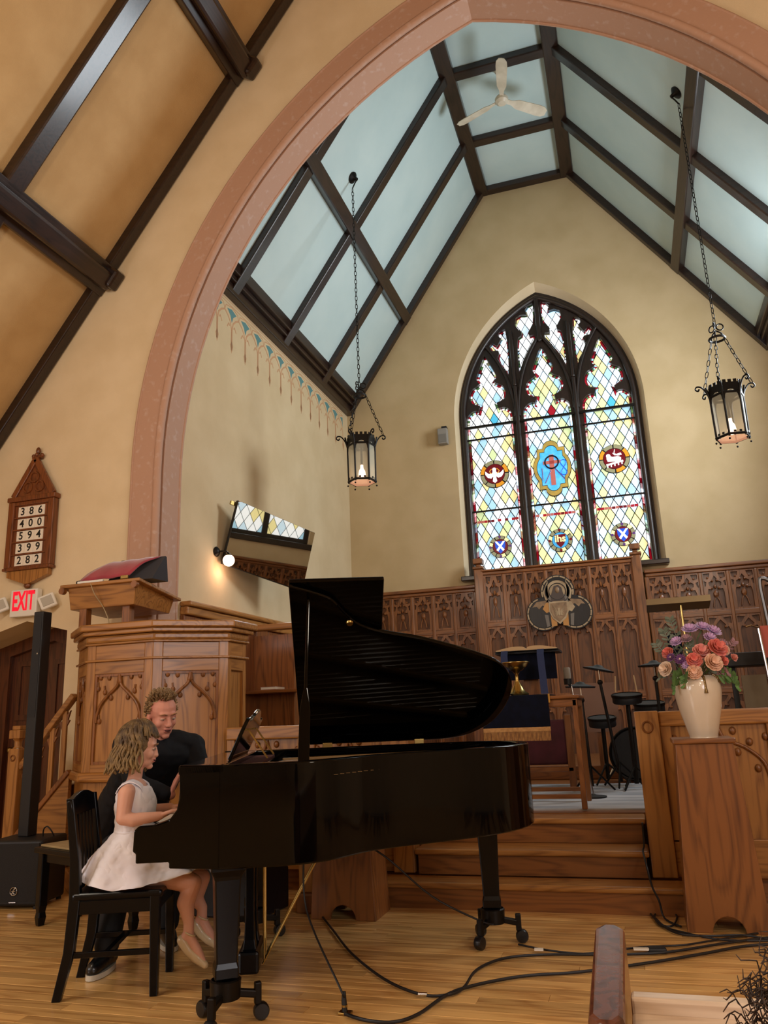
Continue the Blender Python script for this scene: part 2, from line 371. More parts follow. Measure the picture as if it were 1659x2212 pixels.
for yc in (7.2, 8.6, 9.95, YE-.05):
    MB().box(FXL, FXR, yc-.075, yc+.075, FZ-.1, FZ).build('collar_beam', M['beamx'], cc, bevel=.014)
# painted stencil border under the cornice
M['stencil'] = mat('stencil_pink_paint', '#c99a72', .8); M['stencil_b'] = mat('stencil_teal_paint', '#5d8a8a', .8)
n_st = 14; y0s, pitch = 6.62, .335
def st_mesh():
    mb = MB(); fr = lambda u, v, w: (w, u, v)
    def strip(pts, wd):
        for i in range(len(pts)-1):
            a, b = Vector(pts[i]), Vector(pts[i+1]); d = (b-a).normalized(); nn = Vector((-d[1], d[0]))*wd/2
            mb.prism([a+nn, b+nn, b-nn, a-nn], 0, .0015, fr)
    P = pitch
    strip([(0, -.02), (P, -.02)], .012); strip([(0, -.06), (P, -.06)], .008)
    for s in (1, -1):
        c = P/2
        strip([(c+s*P/2*.96, -.62), (c+s*P/2*.96, -.36), (c+s*P*.40, -.27), (c+s*P*.22, -.21), (c, -.17)], .022)
        strip([(c+s*P/2*.72, -.33), (c+s*P*.30, -.30), (c+s*P*.18, -.36)], .016)
        strip([(c, -.17), (c+s*.03, -.10), (c+s*P/2, -.07)], .012)
    mb.prism([(P-.035, -.56), (P, -.66), (P+.035, -.56), (P, -.50)], 0, .0015, fr)
    mb.cur = 1
    for s in (1, -1):
        a = P if s < 0 else 0
        mb.prism([(a, -.10), (a+s*P*.33, -.13), (a+s*P*.10, -.19), (a, -.27)], .0003, .0012, fr)
    return mb
o0 = st_mesh().build('stencil_motif', [M['stencil'], M['stencil_b']], lw); o0.location = (XL, y0s, 5.97)
for i in range(1, n_st-1+0):
    inst(o0, (XL, y0s+i*pitch, 5.97), lw)
# ------------------------------------------------------------------ chancel steps
for i, (yn, zt, x0, x1) in enumerate(((5.23, .16, -1.76, .165), (5.47, .32, -1.555, -.025), (5.78, ZCH, -1.555, -.025))):
    stp = empty('chancel_step', ((x0+x1)/2, yn, zt-.16)); hw = (x1-x0)/2; dp = (.21, .28, .24)[i]
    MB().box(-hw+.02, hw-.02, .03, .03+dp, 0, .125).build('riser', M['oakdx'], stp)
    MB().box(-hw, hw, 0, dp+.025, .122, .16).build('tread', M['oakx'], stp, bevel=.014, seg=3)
    tag(stp, ('lowest chancel step with rounded golden tread, at floor level', 'middle chancel step between two others', 'top chancel step at the edge of the platform')[i], 'step', 'chancel steps')
MB().box(XL, -1.56, 5.66, 6.085, 0, ZCH).build('plinth_left', M['oakdx'], fl); MB().box(-.02, XR, 5.66, 6.085, 0, ZCH).build('plinth_right', M['oakdx'], fl); MB().box(-1.56, -.02, 6.06, 6.085, 0, .31).build('plinth_back', M['oakdx'], fl)
# ------------------------------------------------------------------ chancel window
YG = 11.42
def cw(cx, cy): return (lambda p: (p.x, p.z))(atY(960+cx/3.318, 600+cy/3.318, YG))
win = empty('window_1', (0, 0, 0)); struct(win)
M['frame'] = wood('window_frame_dark', '#0c0705', '#241712', 2, 1, .4, .05, .15)
half = [(a*1.142, b*1.142) for a, b in [(.315, 0), (.30, .09), (.235, .155), (.175, .165), (.14, .15), (.115, .235), (.16, .25), (.225, .285), (.252, .38), (.215, .48), (.14, .525), (.10, .56), (.14, .62), (.125, .69), (.06, .84), (0, .965)]]
seg = [half[0:5], half[4:6], half[5:12], half[11:16]]
hp = []
for s_ in seg:
    q = [tuple(p) for p in smooth_pts([Vector((a, b, 0)) for a, b in s_], 3)] if len(s_) > 2 else [(a, b, 0) for a, b in s_]
    hp += [(p[0], p[1]) for p in q][(1 if hp else 0):]
UC = -.795
zsh = 5.61; zb = 3.16
lights = []
for dx in (-.89, 0, .89):
    r = [(UC+dx+a, zsh+b) for a, b in hp]; l = [(UC+dx-a, zsh+b) for a, b in reversed(hp[:-1])]
    lights.append([(UC+dx+.36, zb)]+r+l+[(UC+dx-.36, zb)])
lc = [(632, 190), (598, 208), (578, 240), (590, 275), (548, 275), (512, 300), (508, 350), (535, 385), (556, 398), (552, 425), (530, 440), (524, 500), (533, 640), (540, 688), (570, 600), (610, 515), (652, 440), (645, 415), (612, 425), (603, 400), (615, 380), (640, 345), (642, 260)]
lo_ = [(437, 375), (418, 385), (390, 400), (388, 430), (410, 445), (380, 500), (345, 475), (325, 500), (345, 535), (385, 530), (395, 545), (385, 580), (400, 620), (440, 665), (462, 705), (466, 600), (455, 480), (440, 400)]
def fix(pts, sh):       # traced outline placed in the window's own upright coordinates
    P = [cw(*p) for p in pts]; return [(p[0]+sh, p[1]) for p in P]
for tr_, sh in ((lc, .0), (lo_, .0)):
    P = fix(tr_, sh); lights.append(P); lights.append([(2*UC-x, z) for x, z in P])
fo = gothic(UC, FH+.03, WZ0-.03, 5.65, FRI+.04, 22)
MB().plate(fo, lights, -.05, .07, XZ(YG)).build('tracery', M['frame'], win, bevel=.012)
fi = gothic(UC, FH-.05, WZ0, 5.65, FRI-.08, 22)
MB().tube([(x, YG-.07, z) for x, z in fi], .045, 8).build('frame_moulding', M['frame'], win, 50)
for dx in (-.445, .445):
    MB().box(UC+dx-.03, UC+dx+.03, YG-.12, YG-.02, WZ0, 6.1).build('mullion', M['frame'], win, bevel=.02)
MB().box(UC-.035, UC+.035, YG-.12, YG-.02, 6.78, 7.55).build('mullion', M['frame'], win, bevel=.02)
for dx in (-.445, .445): MB().box(UC+dx-.03, UC+dx+.03, YG-.11, YG-.02, 6.1, 7.05).build('mullion', M['frame'], win, bevel=.02)
for dx in (-.89, 0, .89):
    g = gothic(UC+dx, .42, 5.6, 5.62, 1.28, 12)
    MB().tube([(x, YG-.075, z) for x, z in g], .026, 8).build('arch_rib', M['frame'], win, 50)
for dx in (-.89, 0, .89):
    MB().box(UC+dx-.40, UC+dx+.40, YG-.11, YG-.075, 5.49, 5.525).build('saddle_bar', M['iron'], win)
    for zz in (5.31, 4.15): MB().box(UC+dx-.37, UC+dx+.37, YG-.075, YG-.055, zz-.012, zz+.012).build('saddle_bar', M['iron'], win)
# sill and jamb splay are the wall's own thickness; glass
def glass(name, c, s): return glow(name, c, s*.62)
G = {'w': glass('glass_clear', '#f6fbff', 1.05), 'w2': glass('glass_clear_blue', '#cfe9fb', .95), 'b': glass('glass_pale_blue', '#a9d6ee', .85), 'y': glass('glass_pale_yellow', '#f2e6a4', .9),
     'g': glass('glass_pale_green', '#cfe0a8', .8), 'c': glass('glass_cyan', '#4fb5d8', .8), 'r': glass('glass_ruby', '#a3182a', .55), 'o': glass('glass_amber', '#d8912a', .7),
     'u': glass('glass_royal_blue', '#1d4fc4', .8), 's': glass('glass_sky_blue', '#3f9fd8', .8), 'p': glass('glass_pink', '#b5655c', .6), 'k': glass('glass_grisaille', '#8f8c6c', .6), 'm': glass('glass_maroon', '#6a0f1d', .5), 'v': glass('glass_violet', '#5a3a78', .5), 'e': glass('glass_green', '#4d7a4a', .5), 'x': glass('glass_white', '#ffffff', 1.0)}
M['lead'] = mat('lead_came', '#0b1216', .6, .2)
def clip(sub, cl):
    """Sutherland-Hodgman: subject outline cut by a convex anticlockwise polygon"""
    out = sub
    for i in range(len(cl)):
        a, b = cl[i], cl[(i+1) % len(cl)]; inp = out; out = []
        if not inp: break
        side = lambda p: (b[0]-a[0])*(p[1]-a[1])-(b[1]-a[1])*(p[0]-a[0])
        for j in range(len(inp)):
            p, q = inp[j-1], inp[j]; sp, sq = side(p), side(q)
            if (sp >= 0) != (sq >= 0):
                t = sp/(sp-sq); out.append((p[0]+(q[0]-p[0])*t, p[1]+(q[1]-p[1])*t))
            if sq >= 0: out.append(q)
    return out
def parea(p): return abs(sum(p[i-1][0]*p[i][1]-p[i][0]*p[i-1][1] for i in range(len(p))))/2
def inset(poly, d):
    """shrink an outline by shifting every edge inwards"""
    n = len(poly); A = sum(poly[i-1][0]*poly[i][1]-poly[i][0]*poly[i-1][1] for i in range(n)); sg = 1 if A > 0 else -1; out = []
    for i in range(n):
        p0, p1, p2 = Vector(poly[i-1]), Vector(poly[i]), Vector(poly[(i+1) % n]); e1 = (p1-p0); e2 = (p2-p1)
        if e1.length < 1e-6 or e2.length < 1e-6: out.append(tuple(p1)); continue
        e1.normalize(); e2.normalize(); n1 = Vector((-e1[1], e1[0])); n2 = Vector((-e2[1], e2[0])); k = n1+n2
        l = max(.35, 1+n1.dot(n2)); out.append(tuple(p1+k*(sg*d/l)))
    return out
rngw = random.Random(4)
DW, DH = .134, .232
panes = []
for li, L_ in enumerate(lights):
    main = li < 3; ins = inset(L_, .038 if main else .02)
    MB().plate(L_, [], .030, .034, XZ(YG)).build('lead_backing', M['lead'], win)
    # coloured border strip of small squares
    mb = MB(); mats_b = [G[k] for k in 'rwmgkrebwo']; n = len(L_); acc = 0
    a_in = inset(L_, .030 if main else .016); a_out = inset(L_, .004)
    for i in range(n):
        a, b = Vector(a_out[i]), Vector(a_out[(i+1) % n]); c, d = Vector(a_in[i]), Vector(a_in[(i+1) % n]); ln = (b-a).length; k = max(1, int(ln/.055))
        for j in range(k):
            t0, t1 = j/k+.04, (j+1)/k-.04; mb.cur = rngw.choice((0, 0, 0, 1, 1, 2, 3, 4, 5, 6, 7, 8))
            mb.prism([a.lerp(b, t0), a.lerp(b, t1), c.lerp(d, t1), c.lerp(d, t0)], 0.022, .028, XZ(YG))
    mb.build('border_strip', mats_b, win)
    xs = [p[0] for p in ins]; zs = [p[1] for p in ins]; cx = (min(xs)+max(xs))/2
    iz = int((min(zs)-4)/DH*2)-1
    nrow = int((max(zs)-min(zs))/(DH/2))+4
    for r_ in range(-1, nrow):
        for c_ in range(-5, 6):
            x = cx+c_*DW+(DW/2 if r_ % 2 else 0); z = min(zs)+r_*DH/2; g_ = .0075
            dm = [(x-DW/2+g_, z), (x, z-DH/2+g_*1.7), (x+DW/2-g_, z), (x, z+DH/2-g_*1.7)]
            q = clip(ins, dm); q = [p for i, p in enumerate(q) if (Vector(p)-Vector(q[i-1])).length > 1e-4] if q else q
            if len(q) >= 3 and parea(q) > .0004:
                t = rngw.random(); up = (z-3.1)/2.6
                if main:
                    if li == 0: k = 'w' if t < .55+.2*up else ('w2' if t < .72 else ('y' if t < .86 else ('b' if t < .95 else 'g')))
                    elif li == 1: k = 'w2' if t < .38 else ('w' if t < .58 else ('y' if t < .80 else ('b' if t < .92 else 'g')))
                    else: k = 'w2' if t < .40 else ('w' if t < .55 else ('y' if t < .78 else ('b' if t < .92 else 'g')))
                else: k = 'w' if t < .75 else ('w2' if t < .9 else 'y')
                if main and c_ == 0 and abs(z-(zsh-.02)) < DH/4+.001: k = 'r' if li == 1 else 'c'
                panes.append((parea(q), q, k))
panes.sort(key=lambda t: -t[0])
for i, (ar, q, k) in enumerate(panes[:300]):
    MB().prism(q, .014, .028, XZ(YG)).build('pane', G[k], win)
ks = sorted(set(k for _, _, k in panes[300:])); mb = MB()
for ar, q, k in panes[300:]:
    mb.cur = ks.index(k); mb.prism(q, .014, .028, XZ(YG))
if panes[300:]: tag(mb.build('small_pane', [G[k] for k in ks], win), kind='stuff')
# red border lines across the lights
for dx in (-.89, 0, .89):
    mb = MB()
    for j in range(12):
        mb.cur = rngw.choice((0, 0, 1, 2, 3)); x = UC+dx-.316+j*.0527; mb.box(x+.002, x+.05, YG+.004, YG+.014, 3.985, 4.02)
    mb.build('border_strip', [G['r'], G['m'], G['p'], G['x']], win)
# medallions
def disc(mb, c, r, w0, w1, n=28, r_in=None, sx=1, sz=1):
    o = [(c[0]+sx*r*math.cos(2*PI*i/n), c[1]+sz*r*math.sin(2*PI*i/n)) for i in range(n)]
    if r_in: mb.plate(o, [[(c[0]+sx*r_in*math.cos(2*PI*i/n), c[1]+sz*r_in*math.sin(2*PI*i/n)) for i in range(n)]], w0, w1, XZ(YG))
    else: mb.prism(o, w0, w1, XZ(YG))
    return mb
def ringseg(c, r0, r1, n, cols, par, name='ring_piece', off=0):
    for i in range(n):
        a0, a1 = 2*PI*i/n+.05+off, 2*PI*(i+1)/n-.05+off
        q = [(c[0]+r1*math.cos(a0+(a1-a0)*t/3), c[1]+r1*math.sin(a0+(a1-a0)*t/3)) for t in range(4)]+[(c[0]+r0*math.cos(a1+(a0-a1)*t/3), c[1]+r0*math.sin(a1+(a0-a1)*t/3)) for t in range(4)]
        MB().prism(q, -.012, .004, XZ(YG)).build(name, G[cols[i % len(cols)]], par)
def medallion(px, py, r, kind):
    p = atY(px, py, YG); c = (p.x, p.z)
    base = disc(MB(), c, r*1.04, 0, .012).build('medallion', M['lead'], win)
    if kind in ('dove', 'lamb'):
        ringseg(c, r*.76, r, 8, 'okkokkok', base); disc(MB(), c, r*.72, -.010, .002).build('ground', G['m'], base)
        mb = MB(); F = XZ(YG); S = lambda pts: [(c[0]+a*r, c[1]+b*r) for a, b in pts]
        if kind == 'dove':
            disc(mb, (c[0], c[1]+.33*r), r*.14, -.016, -.006, 12)
            mb.prism(S([(-.10, .35), (.10, .35), (.16, .0), (.10, -.25), (.16, -.55), (0, -.68), (-.16, -.55), (-.10, -.25), (-.16, 0)]), -.016, -.006, F)
            for s in (1, -1): mb.prism(S([(s*.10, .10), (s*.40, .02), (s*.66, .25), (s*.66, .0), (s*.50, -.25), (s*.25, -.32), (s*.08, -.15)]), -.016, -.006, F)
            mb.build('dove', G['x'], base)
            for s in (1, -1): MB().tube([(c[0]+s*r*(.18+.16*math.sin(PI*i/6)), YG-.013, c[1]+r*(.02+.36*i/6)) for i in range(7)], r*.035, 6).build('halo', G['o'], base)
        else:
            mb.prism(S([(-.45, -.18), (-.52, .05), (-.45, .18), (-.30, .22), (-.10, .12), (.25, .15), (.45, .02), (.42, -.2), (.1, -.22), (-.2, -.2)]), -.016, -.006, F)
            disc(mb, (c[0]-.38*r, c[1]+.22*r), r*.15, -.016, -.006, 12)
            mb.build('lamb', G['x'], base)
            mb = MB(); mb.prism(S([(-.10, .42), (.18, .30), (.45, .38), (.52, .22), (.30, .18), (.02, .24)]), -.016, -.006, F); mb.prism(S([(.0, .42), (.06, .66), (.10, .66), (.06, .40)]), -.016, -.006, F).build('banner', G['x'], base)
            mb = MB(); mb.prism(S([(-.58, -.36), (.55, -.16), (.58, -.28), (-.55, -.48)]), -.016, -.006, F)
            for j in range(5): mb.prism(S([(-.5+.24*j-.03, -.46+.04*j), (-.5+.24*j+.05, -.46+.04*j), (-.5+.24*j+.05, -.62+.04*j), (-.5+.24*j-.03, -.62+.04*j)]), -.016, -.006, F)
            mb.build('book_with_seals', G['x'], base)
    else:
        ringseg(c, r*.72, r, 12, 'kykk', base)
        disc(MB(), c, r*.68, -.010, .002).build('ground', G['m' if kind == 'saltire' else 's'], base)
        for j in range(4):
            a = PI/2*j+PI/2; disc(MB(), (c[0]+math.cos(a)*r*.9, c[1]+math.sin(a)*r*.9), r*.12, -.016, .0, 12).build('jewel', G['v' if kind == 'saltire' else 'm'], base)
        sh = [(-.48, .50), (.48, .50), (.46, .0), (.30, -.35), (0, -.66), (-.30, -.35), (-.46, .0)]
        S = lambda pts: [(c[0]+a*r, c[1]+b*r) for a, b in pts]
        MB().prism(S(sh), -.014, -.004, XZ(YG)).build('shield', G['u' if kind == 'saltire' else 'm'], base)
        if kind == 'saltire':
            mb = MB()
            for s in (1, -1): mb.prism(S([(s*-.47, .50), (s*-.28, .50), (s*.37, -.30), (s*.22, -.44)]), -.020-.002*s, -.010, XZ(YG))
            mb.build('saltire', G['x'], base)
        else:
            v, f_ = text_mesh('ihs', r*.86, .008, r*.02); MB().add([(c[0]+a, YG-.020-t, c[1]+b+.02) for a, b, t in v], f_).build('monogram', G['y'], base)
    return base
medallion(1068.5, 1024, .215, 'dove'); medallion(1327, 991, .215, 'lamb')
medallion(1081, 1181, .165, 'saltire'); medallion(1210.5, 1167, .17, 'ihs'); medallion(1346, 1154, .165, 'saltire')
# the large middle medallion: cross with crown of thorns on blue
p = atY(1193, 1010, YG); c = (p.x, p.z)
S = lambda pts: [(c[0]+a, c[1]+b) for a, b in pts]
def quat(k):
    q = arc(0, .30*k, .115*k, .0, PI, 8)+[(-.115*k, .30*k), (-.20*k, .30*k), (-.20*k, .19*k)]+[(-.27*k*math.cos(t)-.0, .29*k*math.sin(t)*-1) for t in [(-.7+1.4*i/8) for i in range(9)]]+[(-.20*k, -.22*k), (-.20*k, -.32*k), (-.115*k, -.32*k)]
    q += [(.115*k*math.cos(PI+PI*i/8), -.32*k+.115*k*math.sin(PI+PI*i/8)) for i in range(9)]
    q += [(.20*k, -.32*k), (.20*k, -.22*k)]+[(.27*k*math.cos(t), .29*k*math.sin(t)) for t in [(-.7+1.4*i/8) for i in range(9)]]+[(.20*k, .19*k), (.20*k, .30*k)]
    return q
base = MB().prism(S(quat(1.05)), -.002, .014, XZ(YG)).build('medallion', M['lead'], win)
MB().plate(S(quat(1.02)), [S(quat(.86))], -.014, -.003, XZ(YG)).build('medallion_border', mat('glass_border_gold', '#a98a3c', .4, emit='#a98a3c', estr=.55, c2='#6d6a44', nscale=14), base)
MB().prism(S(quat(.83)), -.010, -.003, XZ(YG)).build('blue_ground', mat('glass_blue_ground', '#2f93d6', .3, emit='#3f9fdd', estr=.75, c2='#6fc0e8', nscale=12), base)
MB().box(c[0]-.035, c[0]+.035, YG-.022, YG-.010, c[1]-.28, c[1]+.20).box(c[0]-.13, c[0]+.13, YG-.022, YG-.010, c[1]+.055, c[1]+.105).build('cross', G['p'], base)
MB().tube([(c[0]+.10*math.cos(2*PI*i/20), YG-.026, c[1]+.08+.10*math.sin(2*PI*i/20)) for i in range(20)], .012, 6, True).build('crown_of_thorns', M['lead'], base, 60)
for a, b in (((-.15, .0), (-.15, -.19)), ((-.02, -.05), (-.12, -.24)), ((.04, -.02), (.17, -.2))):
    MB().tube([(c[0]+a[0], YG-.018, c[1]+a[1]), (c[0]+b[0], YG-.018, c[1]+b[1])], .008, 6).build('instrument', G['v'], base)
MB().tube([(c[0]+.17+.045*math.sin(2*t), YG-.018, c[1]-.02+.12*math.cos(t)-.0) for t in [PI*2*i/16 for i in range(17)]], .006, 6).build('rope', G['u'], base)
# plain daylight window on the right wall of the chancel (seen in the mirror)
w2 = empty('window_2'); struct(w2)
YZr = YZ(XR)
ro = gothic(8.62, .88, 3.14, 4.9, 1.18, 14)
ri = [gothic(8.62+s*.41, .355, 3.24, 4.75, .75, 8) for s in (-1, 1)]
MB().plate(ro, ri, .10, .18, YZr).build('frame', M['frame'], w2)
MB().box(XR-.05, XR+.12, 7.68, 9.56, 3.05, 3.16).build('sill', M['beam'], w2, bevel=.01)
for L_ in ri:
    MB().plate(L_, [], .15, .155, YZr).build('lead_backing', M['lead'], w2)
    xs = [p[0] for p in L_]; zs = [p[1] for p in L_]; cx = (min(xs)+max(xs))/2
    for r_ in range(-1, int((max(zs)-min(zs))/.16)+3):
        for c_ in range(-3, 4):
            x = cx+c_*.18+(.09 if r_ % 2 else 0); z = min(zs)+r_*.16
            q = clip(L_, [(x-.083, z), (x, z-.15), (x+.083, z), (x, z+.15)]) if True else None
            if q and len(q) >= 3 and parea(q) > .001: MB().prism(q, .135, .145, YZr).build('pane', G[rngw.choice(('w', 'w2', 'w', 'y', 'b'))], w2)
# ------------------------------------------------------------------ carved panelling
M['carve'] = wood('carved_oak', '#43230f', '#875127', 2, 1, .42, .1, .15)
M['carvex'] = wood('carved_oak_x', '#43230f', '#875127', 0, 1, .42, .1, .15)
M['carve_back'] = wood('carved_oak_recess', '#321a0b', '#683c1b', 2, 1, .5, .1, .1)
F0 = lambda u, v, w: (u, w, v)
def carved_upper(w, h):
    """panel with cusped tracery head and small piercings, front at -y"""
    mb = MB(); k = w/.30; hh = h/.52
    prof = [(.105, .02), (.105, .24), (.09, .29), (.055, .285), (.05, .315), (.075, .335), (.08, .375), (.045, .395), (.03, .42), (0, .465)]
    big = [(a*k, b*hh) for a, b in prof]+[(-a*k, b*hh) for a, b in reversed(prof[:-1])]
    holes = [big]
    for s in (1, -1):
        holes.append([(s*a*k, b*hh) for a, b in ((.135, .50), (.05, .50), (.06, .455), (.10, .42), (.135, .44))])
        holes.append([(s*a*k, b*hh) for a, b in ((.135, .40), (.105, .385), (.115, .33), (.137, .32))])
    mb.plate([(-w/2, 0), (w/2, 0), (w/2, h), (-w/2, h)], holes, -.03, 0, F0)
    for s in (1, -1):
        mb.ball((s*.045*k, -.02, .30*hh), (.018*k, .02, .022*hh), 6, 4); mb.ball((s*.03*k, -.02, .40*hh), (.016*k, .02, .02*hh), 6, 4)
        mb.ball((s*.085*k, -.035, .44*hh), (.014*k, .015, .016*hh), 6, 4)
    mb.ball((0, -.012, .22*hh), (.035*k, .02, .05*hh), 8, 5); mb.ball((0, -.012, .32*hh), (.022*k, .02, .03*hh), 6, 4)
    mb.tube([(-.05*k, -.01, .05*hh), (-.03*k, -.012, .14*hh), (0, -.012, .19*hh), (.03*k, -.012, .14*hh), (.05*k, -.01, .05*hh)], .010, 5)
    return mb
def carved_lower(w, h):
    mb = MB(); k = w/.30
    prof = [(.115, .02), (.115, h-.20), (.095, h-.15), (.055, h-.16), (.06, h-.12), (.03, h-.085), (0, h-.05)]
    big = [(a*k, b) for a, b in prof]+[(-a*k, b) for a, b in reversed(prof[:-1])]
    holes = [big]
    for s in (1, -1): holes.append([(s*a*k, b) for a, b in ((.135, h-.02), (.04, h-.03), (.09, h-.10), (.135, h-.11))])
    mb.plate([(-w/2, 0), (w/2, 0), (w/2, h), (-w/2, h)], holes, -.028, 0, F0)
    for s in (1, -1): mb.ball((s*.055*k, -.02, h-.15), (.016*k, .018, .018), 6, 4)
    return mb
def panelling(name, x0, x1, yf, zb, rows, n, cap, mats=('carve', 'carvex', 'carve_back')):
    """rows: (z0,z1,kind) from the top; yf is the plane of the panel backs"""
    o = empty(name, (x0, yf, zb)); L_ = x1-x0; pw = L_/n
    ztop = rows[0][1]
    MB().box(0, L_, 0, .02, 0, ztop-zb+.03).build('back_board', M[mats[2]], o)
    for z0, z1, kind in rows:
        p0 = None
        for i in range(n):
            if p0 is None:
                mb = carved_upper(pw-.045, z1-z0) if kind == 'u' else carved_lower(pw-.045, z1-z0)
                p0 = mb.build('carved_panel', M[mats[0]], o, bevel=.004, seg=1); p0.location = ((i+.5)*pw, -.004, z0-zb)
            else: inst(p0, ((i+.5)*pw, -.004, z0-zb), o)
        MB().box(0, L_, -.04, .0, z0-zb-.07, z0-zb).build('rail', M[mats[1]], o, bevel=.008)
    s0 = None
    for i in range(n+1):
        if s0 is None: s0 = MB().box(-.024, .024, -.05, 0, 0, ztop-zb).build('stile', M[mats[0]], o, bevel=.012)
        else: inst(s0, (i*pw, 0, 0), o)
    MB().box(-.01, L_+.01, -.055, .02, ztop-zb, ztop-zb+.05).box(-.02, L_+.02, -.08, .02, ztop-zb+.05, ztop-zb+.05+cap).build('cap_rail', M[mats[1]], o, bevel=.012)
    return o
YP = 11.17
rows_w = [(2.38, 2.90, 'u'), (1.38, 2.31, 'l'), (.55, 1.31, 'l')]
w1 = panelling('carved_wainscot', XL+.01, -2.06, YP, ZCH, rows_w, 6, .05)
tag(w1, 'carved oak wall panelling on the end wall, left of the raised centre', 'panelling', 'carved oak panelling')
w3 = panelling('carved_wainscot', .33, XR-.01, YP, ZCH, rows_w, 6, .05)
tag(w3, 'carved oak wall panelling on the end wall, behind the vase of flowers', 'panelling', 'carved oak panelling')
YR = 11.0
rr = panelling('carved_reredos', -1.90, .17, YR+.02, ZCH, [(2.42, 3.10, 'u'), (1.38, 2.35, 'l'), (.55, 1.31, 'l')], 7, .03)
tag(rr, 'tall carved oak panel screen under the stained glass window', 'panelling', 'carved oak panelling')
for x in (-1.96, .225):
    MB().box(x-1.90*-1-.065 if False else x+1.90-.065, x+1.90+.065, -.07, .08, 0, 2.72).box(x+1.90-.08, x+1.90+.08, -.085, .095, 2.72, 2.76)\
        .box(x+1.90-.035, x+1.90+.035, -.04, .05, 2.76, 2.80).box(x+1.90-.07, x+1.90+.07, -.075, .085, 2.80, 2.88).build('end_post', M['carve'], rr, bevel=.012)
# window sill ends
sl_ = MB().box(-2.24, .66, 11.06, 11.20, 3.06, 3.13).build('sill', M['beamx'], win, bevel=.012)
# wainscot on the right wall of the chancel, seen in the mirror
w4 = panelling('carved_wainscot', 0, 4.2, 0, ZCH, [(2.14, 2.64, 'u'), (1.2, 2.07, 'l'), (.55, 1.13, 'l')], 13, .05); w4.location = (XR-.03, 11.0, ZCH); w4.rotation_euler = (0, 0, -PI/2)
tag(w4, 'carved oak wall panelling reflected in the tilted wall mirror', 'panelling', 'carved oak panelling')
# plain dado on the left wall of the chancel, beside the pulpit
dd = empty('plank_dado', (XL, 6.35, ZCH))
n_d = 15; pd = None
for i in range(n_d):
    if pd is None: pd = MB().box(.0, .05, .004, .296, 0, 1.72).build('plank', M['carve'], dd, bevel=.008)
    else: inst(pd, (0, i*.30, 0), dd)
MB().box(0, .09, 0, n_d*.30, 1.72, 1.80).box(0, .12, 0, n_d*.30, 1.80, 1.85).build('cap_rail', M['oaky'], dd, bevel=.015)
tag(dd, 'plain vertical plank panelling low on the left chancel wall', 'panelling')
# ------------------------------------------------------------------ trefoil angel panel hung on the screen
p = Vector((-.862, YR-.10, 2.60)); tf = empty('trefoil_panel', p); tag(tf, 'trefoil stained glass panel of a winged figure holding a shield', 'wall panel')
M['ivory'] = mat('painted_ivory_glass', '#b59b78', .4, c2='#9b8262', nscale=9); M['tan'] = mat('painted_tan_glass', '#9a7a58', .45, c2='#7a5f44', nscale=14)
M['wingdark'] = mat('painted_black_glass', '#06070b', .35, c2='#14151b', nscale=6, stretch=(6, 1, 1)); M['ochre'] = mat('painted_ochre_glass', '#b9803f', .4); M['greyg'] = mat('painted_grey_glass', '#6f665c', .45); M['umberg'] = mat('painted_umber_glass', '#4a3d36', .5)  # flat glass paints; umber is the colour of the figure's head
def lobe(cx, cz, r, a0, a1, n=16): return [(cx+r*math.cos(math.radians(a0+(a1-a0)*i/n)), cz+r*math.sin(math.radians(a0+(a1-a0)*i/n))) for i in range(n+1)]
def tre(k): return lobe(0, .17, .235*k+.0, -18, 198, 18)+lobe(-.215, -.125, .235*k, 105, 318, 18)+lobe(.215, -.125, .235*k, 222, 435, 18)
FT = lambda u, v, w: (u, w, v)
MB().prism(tre(1.0), -.005, .03, FT).build('backing', M['matteblack'], tf)
for cx, cz, a0, a1 in ((0, .17, -18, 198), (-.215, -.125, 105, 318), (.215, -.125, -138, 75)):
    for i in range(9):
        b0, b1 = a0+(a1-a0)*i/9+1.5, a0+(a1-a0)*(i+1)/9-1.5
        MB().prism(lobe(cx, cz, .222, b0, b1, 3)+lobe(cx, cz, .203, b1, b0, 3), -.012, -.004, FT).build('border_piece', M['ivory'], tf)
def tp(name, m, pts, w=-.012): MB().prism(pts, w, -.004, FT).build(name, m, tf)
for s in (1, -1):
    tp('wing', M['wingdark'], lobe(s*.215, -.125, .195, 0, 360, 24)[:-1])
    tp('wing_feather', M['tan'], [(s*.13, .06), (s*.30, .04), (s*.36, -.03), (s*.30, -.02), (s*.27, -.06), (s*.22, -.01), (s*.16, -.03)], -.016)
    tp('wing_tip', M['ivory'], [(s*.12, .33), (s*.20, .17), (s*.16, .02), (s*.11, .05), (s*.13, .18)])
    tp('sleeve', M['greyg'], [(s*.02, .10), (s*.10, .13), (s*.17, .03), (s*.08, .03)], -.016)
    tp('robe_fold', M['greyg'], [(s*.15, -.15), (s*.20, -.14), (s*.18, -.31), (s*.14, -.30)], -.016)
    tp('robe', M['ochre'], [(s*.04, -.10), (s*.12, -.12), (s*.115, -.31), (s*.04, -.30)], -.016)
    tp('hand', M['ochre'] if s < 0 else M['ivory'], [(s*.10, .02), (s*.17, .02), (s*.22, -.06), (s*.17, -.12), (s*.11, -.09)], -.018)
tp('halo', M['ivory'], lobe(0, .17, .165, 0, 360, 24)[:-1]); MB().tube([(.165*math.cos(2*PI*i/24), -.014, .17+.165*math.sin(2*PI*i/24)) for i in range(24)], .006, 5, True).build('halo_lead', M['matteblack'], tf)
MB().tube([(.115*math.cos(2*PI*i/24), -.014, .17+.115*math.sin(2*PI*i/24)) for i in range(24)], .006, 5, True).build('halo_lead', M['matteblack'], tf)
